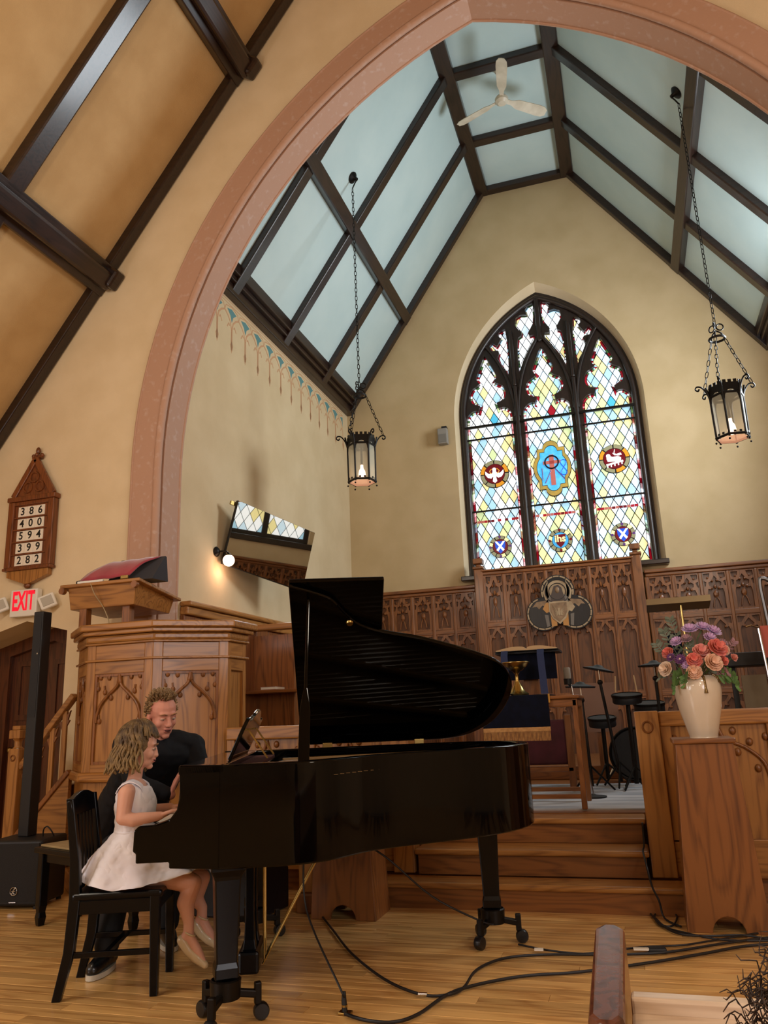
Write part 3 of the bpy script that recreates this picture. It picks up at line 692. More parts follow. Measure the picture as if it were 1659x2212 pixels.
tp('head', M['umberg'], [(-.06, .20), (-.04, .25), (.02, .26), (.06, .22), (.08, .12), (.10, .04), (-.10, .04), (-.09, .12)], -.018)
MB().ball((.0, -.012, .19), (.035, .015, .05), 10, 6).build('face', M['tan'], tf, 60)
tp('shield', M['ivory'], [(-.13, .03), (.13, .03), (.135, -.10), (.09, -.20), (.0, -.28), (-.09, -.20), (-.135, -.10)], -.022)
tp('shield_field', M['tan'], [(-.11, .012), (.11, .012), (.113, -.10), (.075, -.18), (.0, -.25), (-.075, -.18), (-.113, -.10)], -.026)
mb = MB()
for s in (1, -1):
    for j in range(6): mb.prism([(s*.015, -.11-.008*j), (s*(.095-.008*j), .0-.03*j), (s*(.085-.008*j), -.014-.03*j), (s*.015, -.122-.008*j)], -.030, -.024, FT)
mb.prism([(-.015, -.06), (.015, -.06), (.012, -.15), (0, -.17), (-.012, -.15)], -.030, -.024, FT).build('shield_emblem', M['ivory'], tf)
# ------------------------------------------------------------------ tilted mirror on the left wall
psi, tau, rho = (math.radians(t) for t in (26, 8, 10)); Lm, hm = 1.12, .70        # turned from the wall, tipped forward, hung askew
u0 = Vector((math.sin(psi), math.cos(psi), 0)); nh = Vector((math.cos(psi), -math.sin(psi), 0)); v0 = nh*math.sin(tau)+Vector((0, 0, math.cos(tau)))
ex = u0*math.cos(rho)-v0*math.sin(rho); ez = v0*math.cos(rho)+u0*math.sin(rho); nm = ex.cross(ez)
if nm.x < 0: nm = -nm
mi = empty('tilted_mirror'); T = Matrix((ex, -nm, ez)).transposed().to_4x4(); T.translation = Vector((-3.925, 7.036, 2.795)); mi.matrix_world = T
M['mirror'] = mat('mirror_silver', '#e4e2dc', .015, 1)
MB().box(0, Lm, .0, .035, 0, hm).build('backing', M['matteblack'], mi); MB().box(.004, Lm-.004, -.006, 0, .004, hm-.004).build('mirror_glass', M['mirror'], mi)
MB().box(-.06, .10, .03, .055, hm-.06, hm-.02).build('bracket', M['brass'], mi); MB().box(.85, .89, .035, .50, .45, .48).build('wall_arm', M['iron'], mi)
tag(mi, 'frameless rectangular mirror tilted forward on the chancel wall', 'mirror')
# ------------------------------------------------------------------ wall lamp
sc = at(466, 1192, 0, XL); la = empty('wall_lamp', sc)
MB().lathe([(.001, 0), (.05, 0), (.055, .012), (.04, .03), (.018, .045)], 18, Matrix.Rotation(PI/2, 4, 'Y')).build('wall_rose', M['iron'], la, 50)
MB().tube(smooth_pts([(.03, 0, 0), (.09, .01, .0), (.12, .03, -.01), (.125, .05, -.03)], 4), .009, 8).build('arm', M['iron'], la, 60)
MB().lathe([(.012, .0), (.03, -.01), (.034, -.03)], 14, Matrix.Translation((.125, .05, -.02)), False).build('fitter', M['iron'], la, 50)
gl = glow('lit_opal_glass', '#ffcfae', 2.2); MB().ball((.125, .05, -.095), .062, 20, 12).build('glass_globe', gl, la, 180)
tag(la, 'small lit globe wall lamp on a dark bracket beside the mirror', 'lamp'); 
point('wall_lamp_light', sc+Vector((.15, .05, -.19)), 2.0, (1, .62, .42), .05)
# ------------------------------------------------------------------ small speaker box on the end wall
p = atY(957, 943, 11.12); sb = empty('wall_speaker', p)
MB().box(-.075, .075, -.06, .05, -.13, .12).build('cabinet', mat('grey_speaker', '#8d8880', .5), sb, bevel=.01); MB().box(-.06, .06, -.066, -.058, -.11, .02).build('grille', mat('grey_grille', '#77736c', .7), sb)
MB().box(-.02, .06, .0, .08, .12, .17).build('bracket', M['matteblack'], sb)
tag(sb, 'small grey loudspeaker high on the end wall left of the window', 'loudspeaker')
# ------------------------------------------------------------------ hanging lanterns
def lantern():
    o = empty('hanging_lantern'); R0, R1, H_ = .155, .185, .56; hx = lambda r, z, k=0: [(r*math.cos(PI/3*i+k), r*math.sin(PI/3*i+k), z) for i in range(6)]
    frost = mat('lantern_glass', '#b9bba8', .5, alpha=.55, emit='#ffc8a0', estr=.03)
    for i in range(6):
        a, b = hx(R0*.97, .03)[i], hx(R0*.97, .03)[(i+1) % 6]; c, d = hx(R0*1.02, .50)[(i+1) % 6], hx(R0*1.02, .50)[i]
        MB().add([a, b, c, d], [(0, 1, 2, 3)]).build('glass_pane', frost, o)
        p0, p1, p2 = Vector(hx(R0, 0)[i]), Vector(hx(R0*1.03, .44)[i]), Vector(hx(R1, H_)[i])
        MB().tube([p0, p1, p1.lerp(p2, .6), p2], .011, 6).build('corner_bar', M['iron'], o)
        # arched spandrel at the head of each pane
        q0, q1 = Vector(hx(R0*1.03, 0)[i]), Vector(hx(R0*1.03, 0)[(i+1) % 6]); ax = (q1-q0); wl = ax.length; ax.normalize(); nn = Vector((ax.y, -ax.x, 0))
        fr = lambda u, v, w, q0=q0, ax=ax, nn=nn: q0+ax*u+Vector((0, 0, v))+nn*w
        pts = [(0, .38), (0, .55), (wl, .55), (wl, .38)]+[(wl*(.5+.42*math.cos(PI*t/8)), .38+.10*math.sin(PI*t/8)) for t in range(9)]
        MB().prism(pts, -.004, .004, fr).build('arched_head', M['iron'], o)
        mb = MB()
        for j in range(3): mb.box(wl*(.08+.32*j), wl*(.08+.32*j)+wl*.2, -.004, .004, 0, .03, Matrix((ax, nn, Vector((0, 0, 1)))).transposed().to_4x4())
        mb.v = [(v[0]+q0.x, v[1]+q0.y, v[2]+.55) for v in mb.v]; mb.build('battlement', M['iron'], o)
        # scroll arms at alternate corners are larger
        dr_ = Vector((math.cos(PI/3*i), math.sin(PI/3*i), 0)); k = 1.0
        sp = [dr_*(R0*1.03)+Vector((0, 0, .42)), dr_*(R1*.98)+Vector((0, 0, .50)), dr_*(R1+.04)+Vector((0, 0, .565)), dr_*(R1+.085)+Vector((0, 0, .575)), dr_*(R1+.10)+Vector((0, 0, .545)), dr_*(R1+.075)+Vector((0, 0, .53)), dr_*(R1+.065)+Vector((0, 0, .55))]
        MB().tube(smooth_pts(sp, 4), .008, 6).build('scroll_arm', M['iron'], o, 60)
        MB().ball(dr_*(R0*1.06)+Vector((0, 0, -.03)), .011, 6, 4).build('drop_finial', M['iron'], o)
    for z, r in ((.02, R0*1.02), (.45, R0*1.04)):
        q = hx(r, z); MB().tube(q, .013, 6, True).build('hoop', M['iron'], o)
    mb = MB()
    for i in range(18): a = 2*PI*i/18; mb.box(-.011, .011, -.003, .003, 0, .02, Matrix.Translation((R0*math.cos(a), R0*math.sin(a), .03)) @ Matrix.Rotation(a+PI/2, 4, 'Z'))
    mb.build('cresting', M['iron'], o)
    MB().add(hx(R0*.95, .006), [tuple(range(6))]).build('bottom_glass', mat('bottom_glass_warm', '#e8b49a', .4, alpha=.7, emit='#ffb48a', estr=.5), o)
    MB().lathe([(.001, .05), (.03, .06), (.042, .10), (.035, .15), (.018, .18), (.016, .22)], 16).build('bulb', glow('lantern_bulb', '#ffd0b0', 4), o, 180)
    MB().tube([(0, 0, .22), (0, 0, .56)], .012, 8).build('stem', M['iron'], o)
    # hanging ring, three chains, long chain
    rz = 1.08
    MB().tube([(.075*math.cos(2*PI*i/24), .075*math.sin(2*PI*i/24), rz) for i in range(24)], .012, 6, True).build('spreader_ring', M['iron'], o, 60)
    for i in range(3):
        a = 2*PI*i/3; MB().tube(smooth_pts([(.075*math.cos(a), .075*math.sin(a), rz), (.05*math.cos(a), .05*math.sin(a), rz+.06), (0, 0, rz+.09)], 3), .008, 6).build('spreader_arm', M['iron'], o, 60)
        MB().tube([(.045*math.cos(a)+.035*math.cos(t)*math.cos(a), .045*math.sin(a)+.035*math.cos(t)*math.sin(a), rz+.13+.035*math.sin(t)) for t in [2*PI*j/12 for j in range(12)]], .007, 5, True).build('scroll_loop', M['iron'], o, 60)
    return o
lk = None
def link_proto(par):
    mb = MB(); pts = [(.014*math.cos(t), 0, .026*math.sin(t)+(.008 if math.sin(t) > 0 else -.008)) for t in [2*PI*i/12 for i in range(12)]]
    mb.tube(pts, .0042, 5, True); return mb.build('chain_link', M['iron'], par, 60)
def chain(par, a, b):
    global lk
    a, b = Vector(a), Vector(b); d = b-a; n = max(2, int(d.length/.056)); q = d.to_track_quat('Z', 'Y')
    for i in range(n):
        c = a+d*((i+.5)/n); r = (q @ Matrix.Rotation(PI/2*(i % 2)+.4, 3, 'Z').to_quaternion()).to_euler()
        if lk is None: lk = link_proto(par); lk.location = c; lk.rotation_euler = r
        else: inst(lk, c, par, r)
def hang(loc, ztop, rot, label, first):
    o = first if first else lantern(); o.location = loc; o.rotation_euler = (0, 0, rot); L_ = ztop-loc[2]
    for i in range(3):
        a = 2*PI*i/3; chain(o, (.265*math.cos(a), .265*math.sin(a), .575), (.078*math.cos(a), .078*math.sin(a), 1.07))
    chain(o, (0, 0, 1.20), (0, 0, L_-.16))
    tag(o, label, 'lantern', 'hanging chancel lanterns'); return o
s_l = (FZ-EZ)/(FXL-XL); e3 = Vector((1, 0, s_l)).normalized(); n3 = Vector((e3.z, 0, -e3.x))
def rose(o, s):
    n = Vector((n3.x*s, 0, n3.z)); base = Vector((0, 0, o['_t'])) if '_t' in o else None
for (x, y, zb, rot, lb, s) in ((-2.705, 8.05, 3.79, .35, 'wrought iron hanging lantern on the left, over the mirror', 1), (1.20, 7.85, 3.68, .2, 'wrought iron hanging lantern on the right, beside the window', -1)):
    zt = EZ+((x-XL) if s > 0 else (2*XC-x-XL))*s_l
    o = hang((x, y, zb), zt, rot, lb, None)
    q = Vector((n3.x*s, 0, n3.z)).to_track_quat('Z', 'Y').to_matrix().to_4x4(); q = Matrix.Rotation(-rot, 4, 'Z') @ q
    T = Matrix.Translation((0, 0, zt-zb)) @ q
    MB().lathe([(.001, 0), (.07, 0), (.075, .015), (.05, .035), (.025, .05), (.02, .08)], 16, T).build('ceiling_rose', M['iron'], o, 50)
    hk = Matrix.Rotation(-rot, 3, 'Z') @ (Vector((n3.x*s, 0, n3.z))*.08); top = Vector((0, 0, zt-zb))+hk
    MB().tube([top, (top.x*.5, top.y*.5, L_z if False else top.z-.05), (0, 0, zt-zb-.16)], .008, 6).build('hook', M['iron'], o)
    point('lantern_light', (x, y, zb+.14), 5, (1, .72, .45), .04)
# ------------------------------------------------------------------ ceiling fan
fn = empty('ceiling_fan', (-.80, 8.75, 9.08)); M['fan'] = mat('fan_white', '#e6dcc8', .4, c2='#cfc3ad', nscale=6)
MB().lathe([(.001, -.05), (.05, -.05), (.085, -.02), (.09, .02), (.07, .05), (.03, .07), (.015, .08), (.015, .42)], 20).build('motor_housing', M['fan'], fn, 40)
MB().lathe([(.001, .52), (.05, .52), (.06, .47), (.02, .42)], 16).build('ceiling_canopy', M['fan'], fn, 40)
b0 = None
for a in (-81, 159, 39):
    a = math.radians(a)
    if b0 is None:
        mb = MB(); k = 9; st = [(.08, .028), (.16, .030), (.24, .06), (.40, .066), (.56, .072), (.64, .066), (.69, .035)]
        rings = [[(r, -w, .012+w*.30), (r, 0, .016), (r, w, .012-w*.30), (r, w, .004-w*.30), (r, 0, .008), (r, -w, .004+w*.30)] for r, w in st]
        mb.loft(rings); b0 = mb.build('blade', M['fan'], fn, 60); b0.rotation_euler = (0, 0, a)
    else: inst(b0, (0, 0, 0), fn, (0, 0, a))
tag(fn, 'white three-bladed fan hanging under the pale blue chancel ceiling', 'ceiling fan')
# ------------------------------------------------------------------ hymn board on the arch wall
hb = empty('hymn_board', (-5.41, 5.995, 2.72)); M['hymn'] = wood('hymn_board_oak', '#3f1f0e', '#7c4420', 2, 1.4, .4, .05, .2)
HX = M['hymn']; W2 = .235
MB().box(-W2, W2, -.05, 0, 0, .66).build('board', HX, hb, bevel=.006)
for s in (1, -1): MB().box(s*W2-.035, s*W2+.035, -.075, 0, -.0, .66).build('side_rail', HX, hb, bevel=.008)
MB().box(-W2-.05, W2+.05, -.085, 0, .66, .71).box(-W2-.02, W2+.02, -.07, 0, .62, .66).build('cornice', HX, hb, bevel=.01)
MB().prism([(-.21, .71), (.21, .71), (0, 1.07)], -.05, 0, F0).build('gable', HX, hb)
for s in (1, -1): MB().beam((s*.235, -.05, .71), (0, -.05, 1.09), .06, .035, (0, -1, 0)).build('gable_moulding', HX, hb, bevel=.006)
mb = MB()
for dx, dz in ((0, .90), (-.07, .80), (.07, .80)): mb.tube([(dx+.05*math.cos(2*PI*i/14), -.055, dz+.05*math.sin(2*PI*i/14)) for i in range(14)], .010, 5, True)
mb.build('gable_carving', HX, hb, 60)
MB().box(-.02, .02, -.045, -.015, 1.05, 1.13).box(-.055, .055, -.05, -.01, 1.10, 1.125).ball((-.05, -.03, 1.13), .022, 8, 5).ball((.05, -.03, 1.13), .022, 8, 5).ball((0, -.045, 1.135), .022, 8, 5).ball((0, -.03, 1.18), (.024, .024, .04), 8, 6).build('finial', HX, hb, 50)
MB().box(-W2-.045, W2+.045, -.085, 0, -.03, 0).build('sill', HX, hb, bevel=.008)
MB().prism([(-W2-.005, -.03), (W2+.005, -.03), (W2+.005, -.09), (.03, -.165), (-.03, -.165), (-W2-.005, -.09)], -.06, 0, F0).build('base_board', M['oak'], hb, bevel=.004)
MB().ball((0, -.035, -.18), (.04, .03, .03), 10, 6).build('drop_knob', HX, hb, 60)
M['card'] = mat('number_card', '#ece2d2', .6); M['ink'] = mat('black_ink', '#15120f', .6)
for i, nstr in enumerate(('386', '400', '594', '399', '282')):
    z = .555-i*.122
    MB().box(-.20, .20, -.064, -.05, z-.067, z-.052).build('card_ledge', HX, hb)
    for j, ch in enumerate(nstr):
        x = -.108+j*.104
        cdo = MB().box(x-.051, x+.051, -.056, -.050, z-.05, z+.05).build('number_card', M['card'], hb)
        v, fc = text_mesh(ch, .105, .001, .0022); MB().add([(x+a, -.0565-t, b+z) for a, b, t in v], fc).build('numeral', M['ink'], cdo)
tag(hb, 'gabled oak hymn number board with white number cards', 'hymn board')
# ------------------------------------------------------------------ exit sign
ex_ = empty('exit_sign', (-5.41, 5.99, 2.37))
MB().box(-.155, .155, -.07, 0, -.13, .13).build('housing', M['white'], ex_, bevel=.012)
v, fc = text_mesh('EXIT', .20, .002, .006); MB().add([(a*.62, -.0715-t, b*1.25+.01) for a, b, t in v], fc).build('lettering', mat('exit_red', '#c8102e', .4, emit='#ff1030', estr=.45), ex_)
MB().ball((.125, -.072, .105), .006, 6, 4).build('indicator', mat('indicator_red', '#c02020', .4), ex_)
tag(ex_, 'white illuminated EXIT sign with red letters above the door', 'exit sign')
el = empty('emergency_light', (-5.13, 5.99, 2.36)); T = Matrix.Rotation(math.radians(-28), 4, 'Y') @ Matrix.Rotation(.5, 4, 'Z')
MB().box(-.075, .075, -.02, .02, -.07, .07, Matrix.Translation((0, -.07, 0)) @ T).build('lamp_head', M['white'], el, bevel=.015)
MB().box(-.05, .05, -.026, -.018, -.045, .045, Matrix.Translation((0, -.07, 0)) @ T).build('lens', mat('lens_grey', '#b8b2a6', .2), el)
MB().tube([(0, 0, 0), (0, -.05, 0)], .018, 8).build('swivel', M['white'], el)
tag(el, 'square white emergency lamp head on the right side of the exit sign', 'emergency light', 'emergency lamp heads')
el2 = copy_tree(el); el2.location = (-5.68, 5.99, 2.36); tag(el2, 'white emergency lamp head left of the exit sign, cut by the picture edge', 'emergency light', 'emergency lamp heads')
# ------------------------------------------------------------------ door in the arch wall
d1 = empty('door_1', (0, 0, 0)); struct(d1)
def tudor(x0, x1, z0, zs, xa, za): return [(x0, z0), (x0, zs), (xa, za), (x1, zs), (x1, z0)]
MB().plate(tudor(-6.3, -4.85, 0, 2.02, -5.45, 2.26), [tudor(-6.0, -5.05, .0, 1.93, -5.48, 2.06)], 0, .08, XZ(YD)).build('door_frame', M['doorw'], d1, bevel=.012)
dl = MB().plate(tudor(-6.02, -5.03, 0, 1.95, -5.48, 2.09), [], .06, .10, XZ(YD)).build('door_leaf', M['doorw'], d1)
for x0, x1, z0, z1 in ((-5.94, -5.58, 1.30, 1.88), (-5.50, -5.12, 1.30, 1.88), (-5.94, -5.58, .2, 1.18), (-5.50, -5.12, .2, 1.18)):
    MB().plate([(x0, z0), (x1, z0), (x1, z1), (x0, z1)], [[(x0+.05, z0+.05), (x1-.05, z0+.05), (x1-.05, z1-.05), (x0+.05, z1-.05)]], .045, .065, XZ(YD)).build('panel_moulding', M['doorw'], dl, bevel=.006)
MB().ball((-5.93, YD+.02, 1.02), .03, 10, 6).build('door_knob', M['brass'], d1, 60)
n5 = len(dr); MB().add([(x, 6.26, z) for x, z in dr]+[(x, YD+.02, z) for x, z in dr], [(i, i+1, n5+i+1, n5+i) for i in range(n5-1)]).build('door_reveal', M['plaster'], d1)
# ------------------------------------------------------------------ pulpit
pu = empty('pulpit', (-3.78, 5.6, 0)); tag(pu, 'tall octagonal oak pulpit with ogee traceried panels', 'pulpit')
PV = [(-4.47, 5.92), (-4.47, 5.58), (-4.13, 5.26), (-3.53, 5.26), (-3.07, 5.62), (-3.07, 5.92)]
PV = [(x+3.78, y-5.6) for x, y in PV]
def grow(poly, d):
    A_ = inset(poly, -d) if True else poly; return A_
def pring(d, z0, z1, name, m, bev=.006): MB().prism(inset(PV, -d), z0, z1, XY(0)).build(name, m, pu, bevel=bev)
pring(-.03, 0, 1.96, 'core', M['oakd'], 0)
pring(.075, 1.945, 2.0, 'cornice_top', M['oakx'], .012); pring(.05, 1.91, 1.946, 'cornice_moulding', M['oakx'], .01); pring(.02, 1.85, 1.912, 'cornice_cove', M['oakx'], .02)
pring(.022, 1.835, 1.852, 'moulding', M['oakx'], .006); pring(.02, 1.705, 1.722, 'moulding', M['oakx'], .006)
pring(.03, .80, .87, 'base_moulding', M['oakx'], .02); pring(-.02, 0, .80, 'lower_body', M['oak'], 0); pring(.02, 0, .14, 'plinth', M['oakx'], .012)
PROTO = {}
def pulpit_face(a, b, panel=True):
    a, b = Vector((a[0], a[1], 0)), Vector((b[0], b[1], 0)); ax = (b-a); L_ = ax.length; ax.normalize(); n = Vector((ax.y, -ax.x, 0))
    T = Matrix((ax, -n, Vector((0, 0, 1)))).transposed().to_4x4(); T.translation = a
    fr = lambda u, v, w: (u, w, v)
    def bld(mb, name, m, bev=.004): return mb.build(name, m, pu, bevel=bev, T=T)
    st = .075 if L_ > .5 else .05
    for u0, u1 in ((0, st), (L_-st, L_)): bld(MB().box(u0, u1, -.0, .03, .87, 1.85), 'corner_stile', M['oak'])
    bld(MB().box(st, L_-st, .002, .03, 1.72, 1.835), 'frieze_panel', M['oakx'])
    bld(MB().box(st, L_-st, .0, .03, 1.61, 1.705), 'top_rail', M['oakx']); bld(MB().box(st, L_-st, 0, .03, .87, .93), 'bottom_rail', M['oakx'])
    bld(MB().box(st, L_-st, .024, .034, .93, 1.61), 'panel', M['oak'], 0)
    if panel:
        u0, u1 = st, L_-st; c = (u0+u1)/2; hw = (u1-u0)/2; r = .012
        bld(MB().plate([(u0, .93), (u1, .93), (u1, 1.61), (u0, 1.61)], [[(u0+.02, .95), (u1-.02, .95), (u1-.02, 1.59), (u0+.02, 1.59)]], .008, .026, fr), 'panel_moulding', M['oakd'])
        for s in (1, -1):
            P = smooth_pts([(c, .012, 1.60), (c+s*.006, .012, 1.555), (c+s*.025, .012, 1.51), (c+s*hw*.42, .012, 1.45), (c+s*hw*.72, .012, 1.38), (c+s*hw*.86, .012, 1.30), (c+s*hw*.9, .012, 1.24)], 4)
            bld(MB().tube(P, [r*1.3]*6+[r]*(len(P)-6), 8), 'ogee_rib', M['oakd'], 0)
            for (x, z) in ((.34, 1.425), (.60, 1.47), (.78, 1.25), (.93, 1.50), (.45, 1.58), (.8, 1.585)):
                if (x-.9)*hw > 0: x = .88
                if 'cusp' not in PROTO: PROTO['cusp'] = MB().ball((0, 0, 0), (.018, .014, .022), 8, 5).tube([(0, 0, 0), (.006, 0, .05)], .007, 6).mesh('cusp'); PROTO['cusp'].materials.append(M['oakd'])
                cu_ = bpy.data.objects.new('cusp', PROTO['cusp']); COL.objects.link(cu_); cu_.parent = pu; cu_.matrix_local = T @ Matrix.Translation((c+s*hw*x, .018, z)) @ Matrix.Diagonal((s, 1, 1, 1))
for i in range(len(PV)-1): pulpit_face(PV[i], PV[i+1], i in (2, 3) or i == 1)
# reading desk on the pulpit
rd = empty('reading_desk', (-4.02, 5.5, 2.0)); tag(rd, 'sloping oak reading desk on two posts on top of the pulpit', 'reading desk')
for x, y in ((-.22, -.16), (.17, -.13)): MB().box(x-.035, x+.035, y-.035, y+.035, 0, .16).build('post', M['oakd'], rd, bevel=.005)
sl2 = [(-.26, .345), (.28, .245)]
MB().add([(-.40, -.27, .325), (.36, -.27, .325), (.36, .35, .235), (-.40, .35, .235), (-.40, -.27, .352), (.36, -.27, .352), (.36, .35, .262), (-.40, .35, .262)], [(0, 3, 2, 1), (4, 5, 6, 7), (0, 1, 5, 4), (1, 2, 6, 5), (2, 3, 7, 6), (3, 0, 4, 7)]).build('desk_top', M['oakx'], rd, bevel=.006)
MB().add([(-.34, -.20, .15), (.27, -.20, .15), (.27, .31, .13), (-.34, .31, .13), (-.34, -.24, .322), (.31, -.24, .322), (.31, .31, .24), (-.34, .31, .24)], [(0, 3, 2, 1), (4, 5, 6, 7), (0, 1, 5, 4), (1, 2, 6, 5), (2, 3, 7, 6), (3, 0, 4, 7)]).build('desk_box', M['oakx'], rd, bevel=.004)
for x in (-.37, .32): MB().lathe([(.001, 0), (.028, 0), (.028, .035), (.001, .035)], 14, Matrix.Translation((x, -.25, .30)) @ Matrix.Rotation(PI/2, 4, 'X')).build('scroll_bracket', M['oakd'], rd, 50)
MB().tube(smooth_pts([(-.10, -.27, .34), (-.06, -.262, .25), (-.02, -.21, .16), (.03, -.20, .06), (.06, -.22, .0)], 4), .004, 6).build('cord', mat('beige_cord', '#a08c68', .6), rd, 60)
rc = empty('red_cloth_stand', (-4.02, 5.5, 2.34)); tag(rc, 'red velvet cloth draped over a book rest on the pulpit desk', 'cloth')
M['redv'] = mat('red_velvet', '#8f2233', .8, c2='#a23040', nscale=5, sheen=.6); M['navyv'] = mat('navy_velvet', '#080a1c', .85, sheen=.3)
fp = [(-.27, -.20, .045), (.23, -.20, .04), (.40, -.02, .235), (.31, .0, .245), (-.10, .0, .235), (-.22, -.15, .06)]
rows_c = []
for i in range(9):
    t = i/8; L0, R0_ = Vector((-.27, -.20, .045)).lerp(Vector((-.09, .0, .225)), t), Vector((.20, -.20, .05)).lerp(Vector((.375, .0, .235)), t); bul = .022*math.sin(PI*t)
    rows_c.append([L0.lerp(R0_, j/10)+Vector((0, -bul*.6, bul+.004*math.sin(j*1.7+i))) for j in range(11)])
v = [p for r_ in rows_c for p in r_]; fcs = [(i*11+j, i*11+j+1, (i+1)*11+j+1, (i+1)*11+j) for i in range(8) for j in range(10)]
o = MB().add(v, fcs).build('red_drape', M['redv'], rc, 180); so = o.modifiers.new('s', 'SOLIDIFY'); so.thickness = .008
MB().prism([(-.10, .0), (.20, -.0), (.30, .0), (.40, -.02)][:0] or [(-.17, .015), (.06, .02), (.03, .225), (.01, .23)], -.02, .41, lambda u, v, w: (w, u, v)).build('navy_side', M['navyv'], rc)
MB().tube([(-.285, -.21, .0), (-.285, -.21, .04), (-.26, -.20, .045)], .005, 6).build('wire_foot', M['iron'], rc)
MB().box(-.27, -.02, -.225, -.205, .018, .038).build('lamp_strip', M['white'], rc, bevel=.005)
MB().box(.14, .21, -.215, -.195, .025, .055).build('clip', M['brass'], rc, bevel=.004)
# ------------------------------------------------------------------ pulpit stair
ps = empty('pulpit_stair', (-4.75, 5.55, 0)); tag(ps, 'short oak pulpit stair with newel post and slanted balustrade', 'staircase')
LX = lambda x: x+4.75
MB().box(LX(-5.06), LX(-4.95), -.05, .05, .045, 1.06).build('newel_post', M['oak'], ps, bevel=.01)
MB().lathe([(.045, 1.06), (.03, 1.075), (.03, 1.12), (.048, 1.14)], 16, Matrix.Translation((LX(-5.005), 0, 0))).box(LX(-5.06), LX(-4.95), -.055, .055, 1.14, 1.21).box(LX(-5.045), LX(-4.965), -.04, .04, 1.21, 1.245).build('newel_cap', M['oak'], ps, bevel=.006)
MB().tube([(LX(-5.005)+.022*math.cos(t), -.052, .985+.022*math.sin(t)) for t in [2*PI*i/16 for i in range(16)]], .006, 6, True).build('newel_roundel', M['oakd'], ps, 60)
MB().beam((LX(-4.96), 0, .90), (LX(-4.46), 0, 1.475), .075, .05).build('handrail', M['oakx'], ps, bevel=.012)
MB().beam((LX(-4.96), -.01, .355), (LX(-4.46), -.01, .87), .06, .04).build('shoe_rail', M['oakd'], ps, bevel=.008)
for x in (-4.90, -4.79, -4.66, -4.545):
    zt = .90+(x+4.96)*1.15-.03; zb_ = .355+(x+4.96)*1.03+.02
    MB().box(LX(x)-.022, LX(x)+.022, -.012, .012, zb_, zt).build('baluster', M['oak'], ps, bevel=.004)
    MB().prism([(LX(x)+.022, zt-.03), (LX(x)+.055, zt+.005), (LX(x)+.03, zt-.07), (LX(x)+.05, zt-.075), (LX(x)+.022, zt-.12)], -.008, .008, F0).prism([(LX(x)-.022, zt-.08), (LX(x)-.05, zt-.09), (LX(x)-.022, zt-.16)], -.008, .008, F0).build('carved_bracket', M['oakd'], ps)
MB().prism([(LX(-4.95), .05), (LX(-4.46), .05), (LX(-4.46), .86), (LX(-4.95), .34)], -.02, .02, F0).build('string_board', M['oakx'], ps)
for i in range(4): MB().box(LX(-5.0+.13*i), LX(-4.50), .04, .36, 0 if i == 0 else .19*i, .19*(i+1)).build('stair_tread', M['oakdx'], ps, bevel=.006)
MB().box(LX(-5.75), LX(-4.95), -.25, .36, 0, .045).build('bottom_step', M['oakdx'], ps, bevel=.01)
# ------------------------------------------------------------------ chancel rails
def rail(name, x0, x1, flip, label):
    o = empty(name, ((x0+x1)/2, 5.56, .0)); X_ = lambda x: x-(x0+x1)/2; px = x1 if flip else x0; s = -1 if flip else 1; zb_ = .165
    p0, p1 = sorted((px, px+s*.15))
    MB().box(X_(p0), X_(p1), -.07, .08, zb_, 1.17).build('end_post', M['oak'], o, bevel=.006)
    MB().tube([(X_((p0+p1)/2)+.03*math.cos(t), -.072, 1.07+.035*math.sin(t)) for t in [2*PI*i/16 for i in range(16)]], .007, 6, True).build('post_roundel', M['oakd'], o, 60)
    a, b = (px+s*.15, x1 if not flip else x0); a, b = sorted((a, b))
    MB().box(X_(a), X_(b), -.045, .07, 1.07, 1.165).build('top_rail', M['oakx'], o, bevel=.012)
    MB().box(X_(a), X_(b), -.03, .05, zb_, zb_+.22).build('bottom_rail', M['oakx'], o, bevel=.006)
    MB().box(X_(a), X_(b), .0, .02, zb_+.2, 1.08).build('panel', M['oak'], o)
    n = max(1, round((b-a)/.62)); w = (b-a)/n
    for i in range(n):
        u0 = a+i*w; u1 = u0+w; c = (u0+u1)/2; hw = w/2-.07
        for q in ((u0, u0+.07), (u1-.07, u1)): MB().box(X_(q[0]), X_(q[1]), -.03, .02, zb_+.2, 1.08).build('stile', M['oak'], o, bevel=.006)
        mb = MB()
        for s2 in (1, -1):
            P = smooth_pts([(X_(c), -.005, 1.06), (X_(c)+s2*hw*.12, -.005, .98), (X_(c)+s2*hw*.5, -.005, .93), (X_(c)+s2*hw*.85, -.005, .84), (X_(c)+s2*hw*.95, -.005, .72)], 4); mb.tube(P, .012, 7)
            for t, z in ((.35, .90), (.62, .96), (.72, .80), (.96, .99), (.3, 1.03)): mb.ball((X_(c)+s2*hw*t, -.004, z), (.022, .016, .026), 7, 5)
        mb.build('ogee_tracery', M['oakd'], o, 60)
    tag(o, label, 'rail', 'chancel rails'); return o
rail('chancel_rail', -.02, 2.25, False, 'traceried oak chancel rail to the right of the steps, behind the vase')
rail('chancel_rail', -3.03, -1.56, True, 'traceried oak chancel rail left of the steps, seen through the piano')
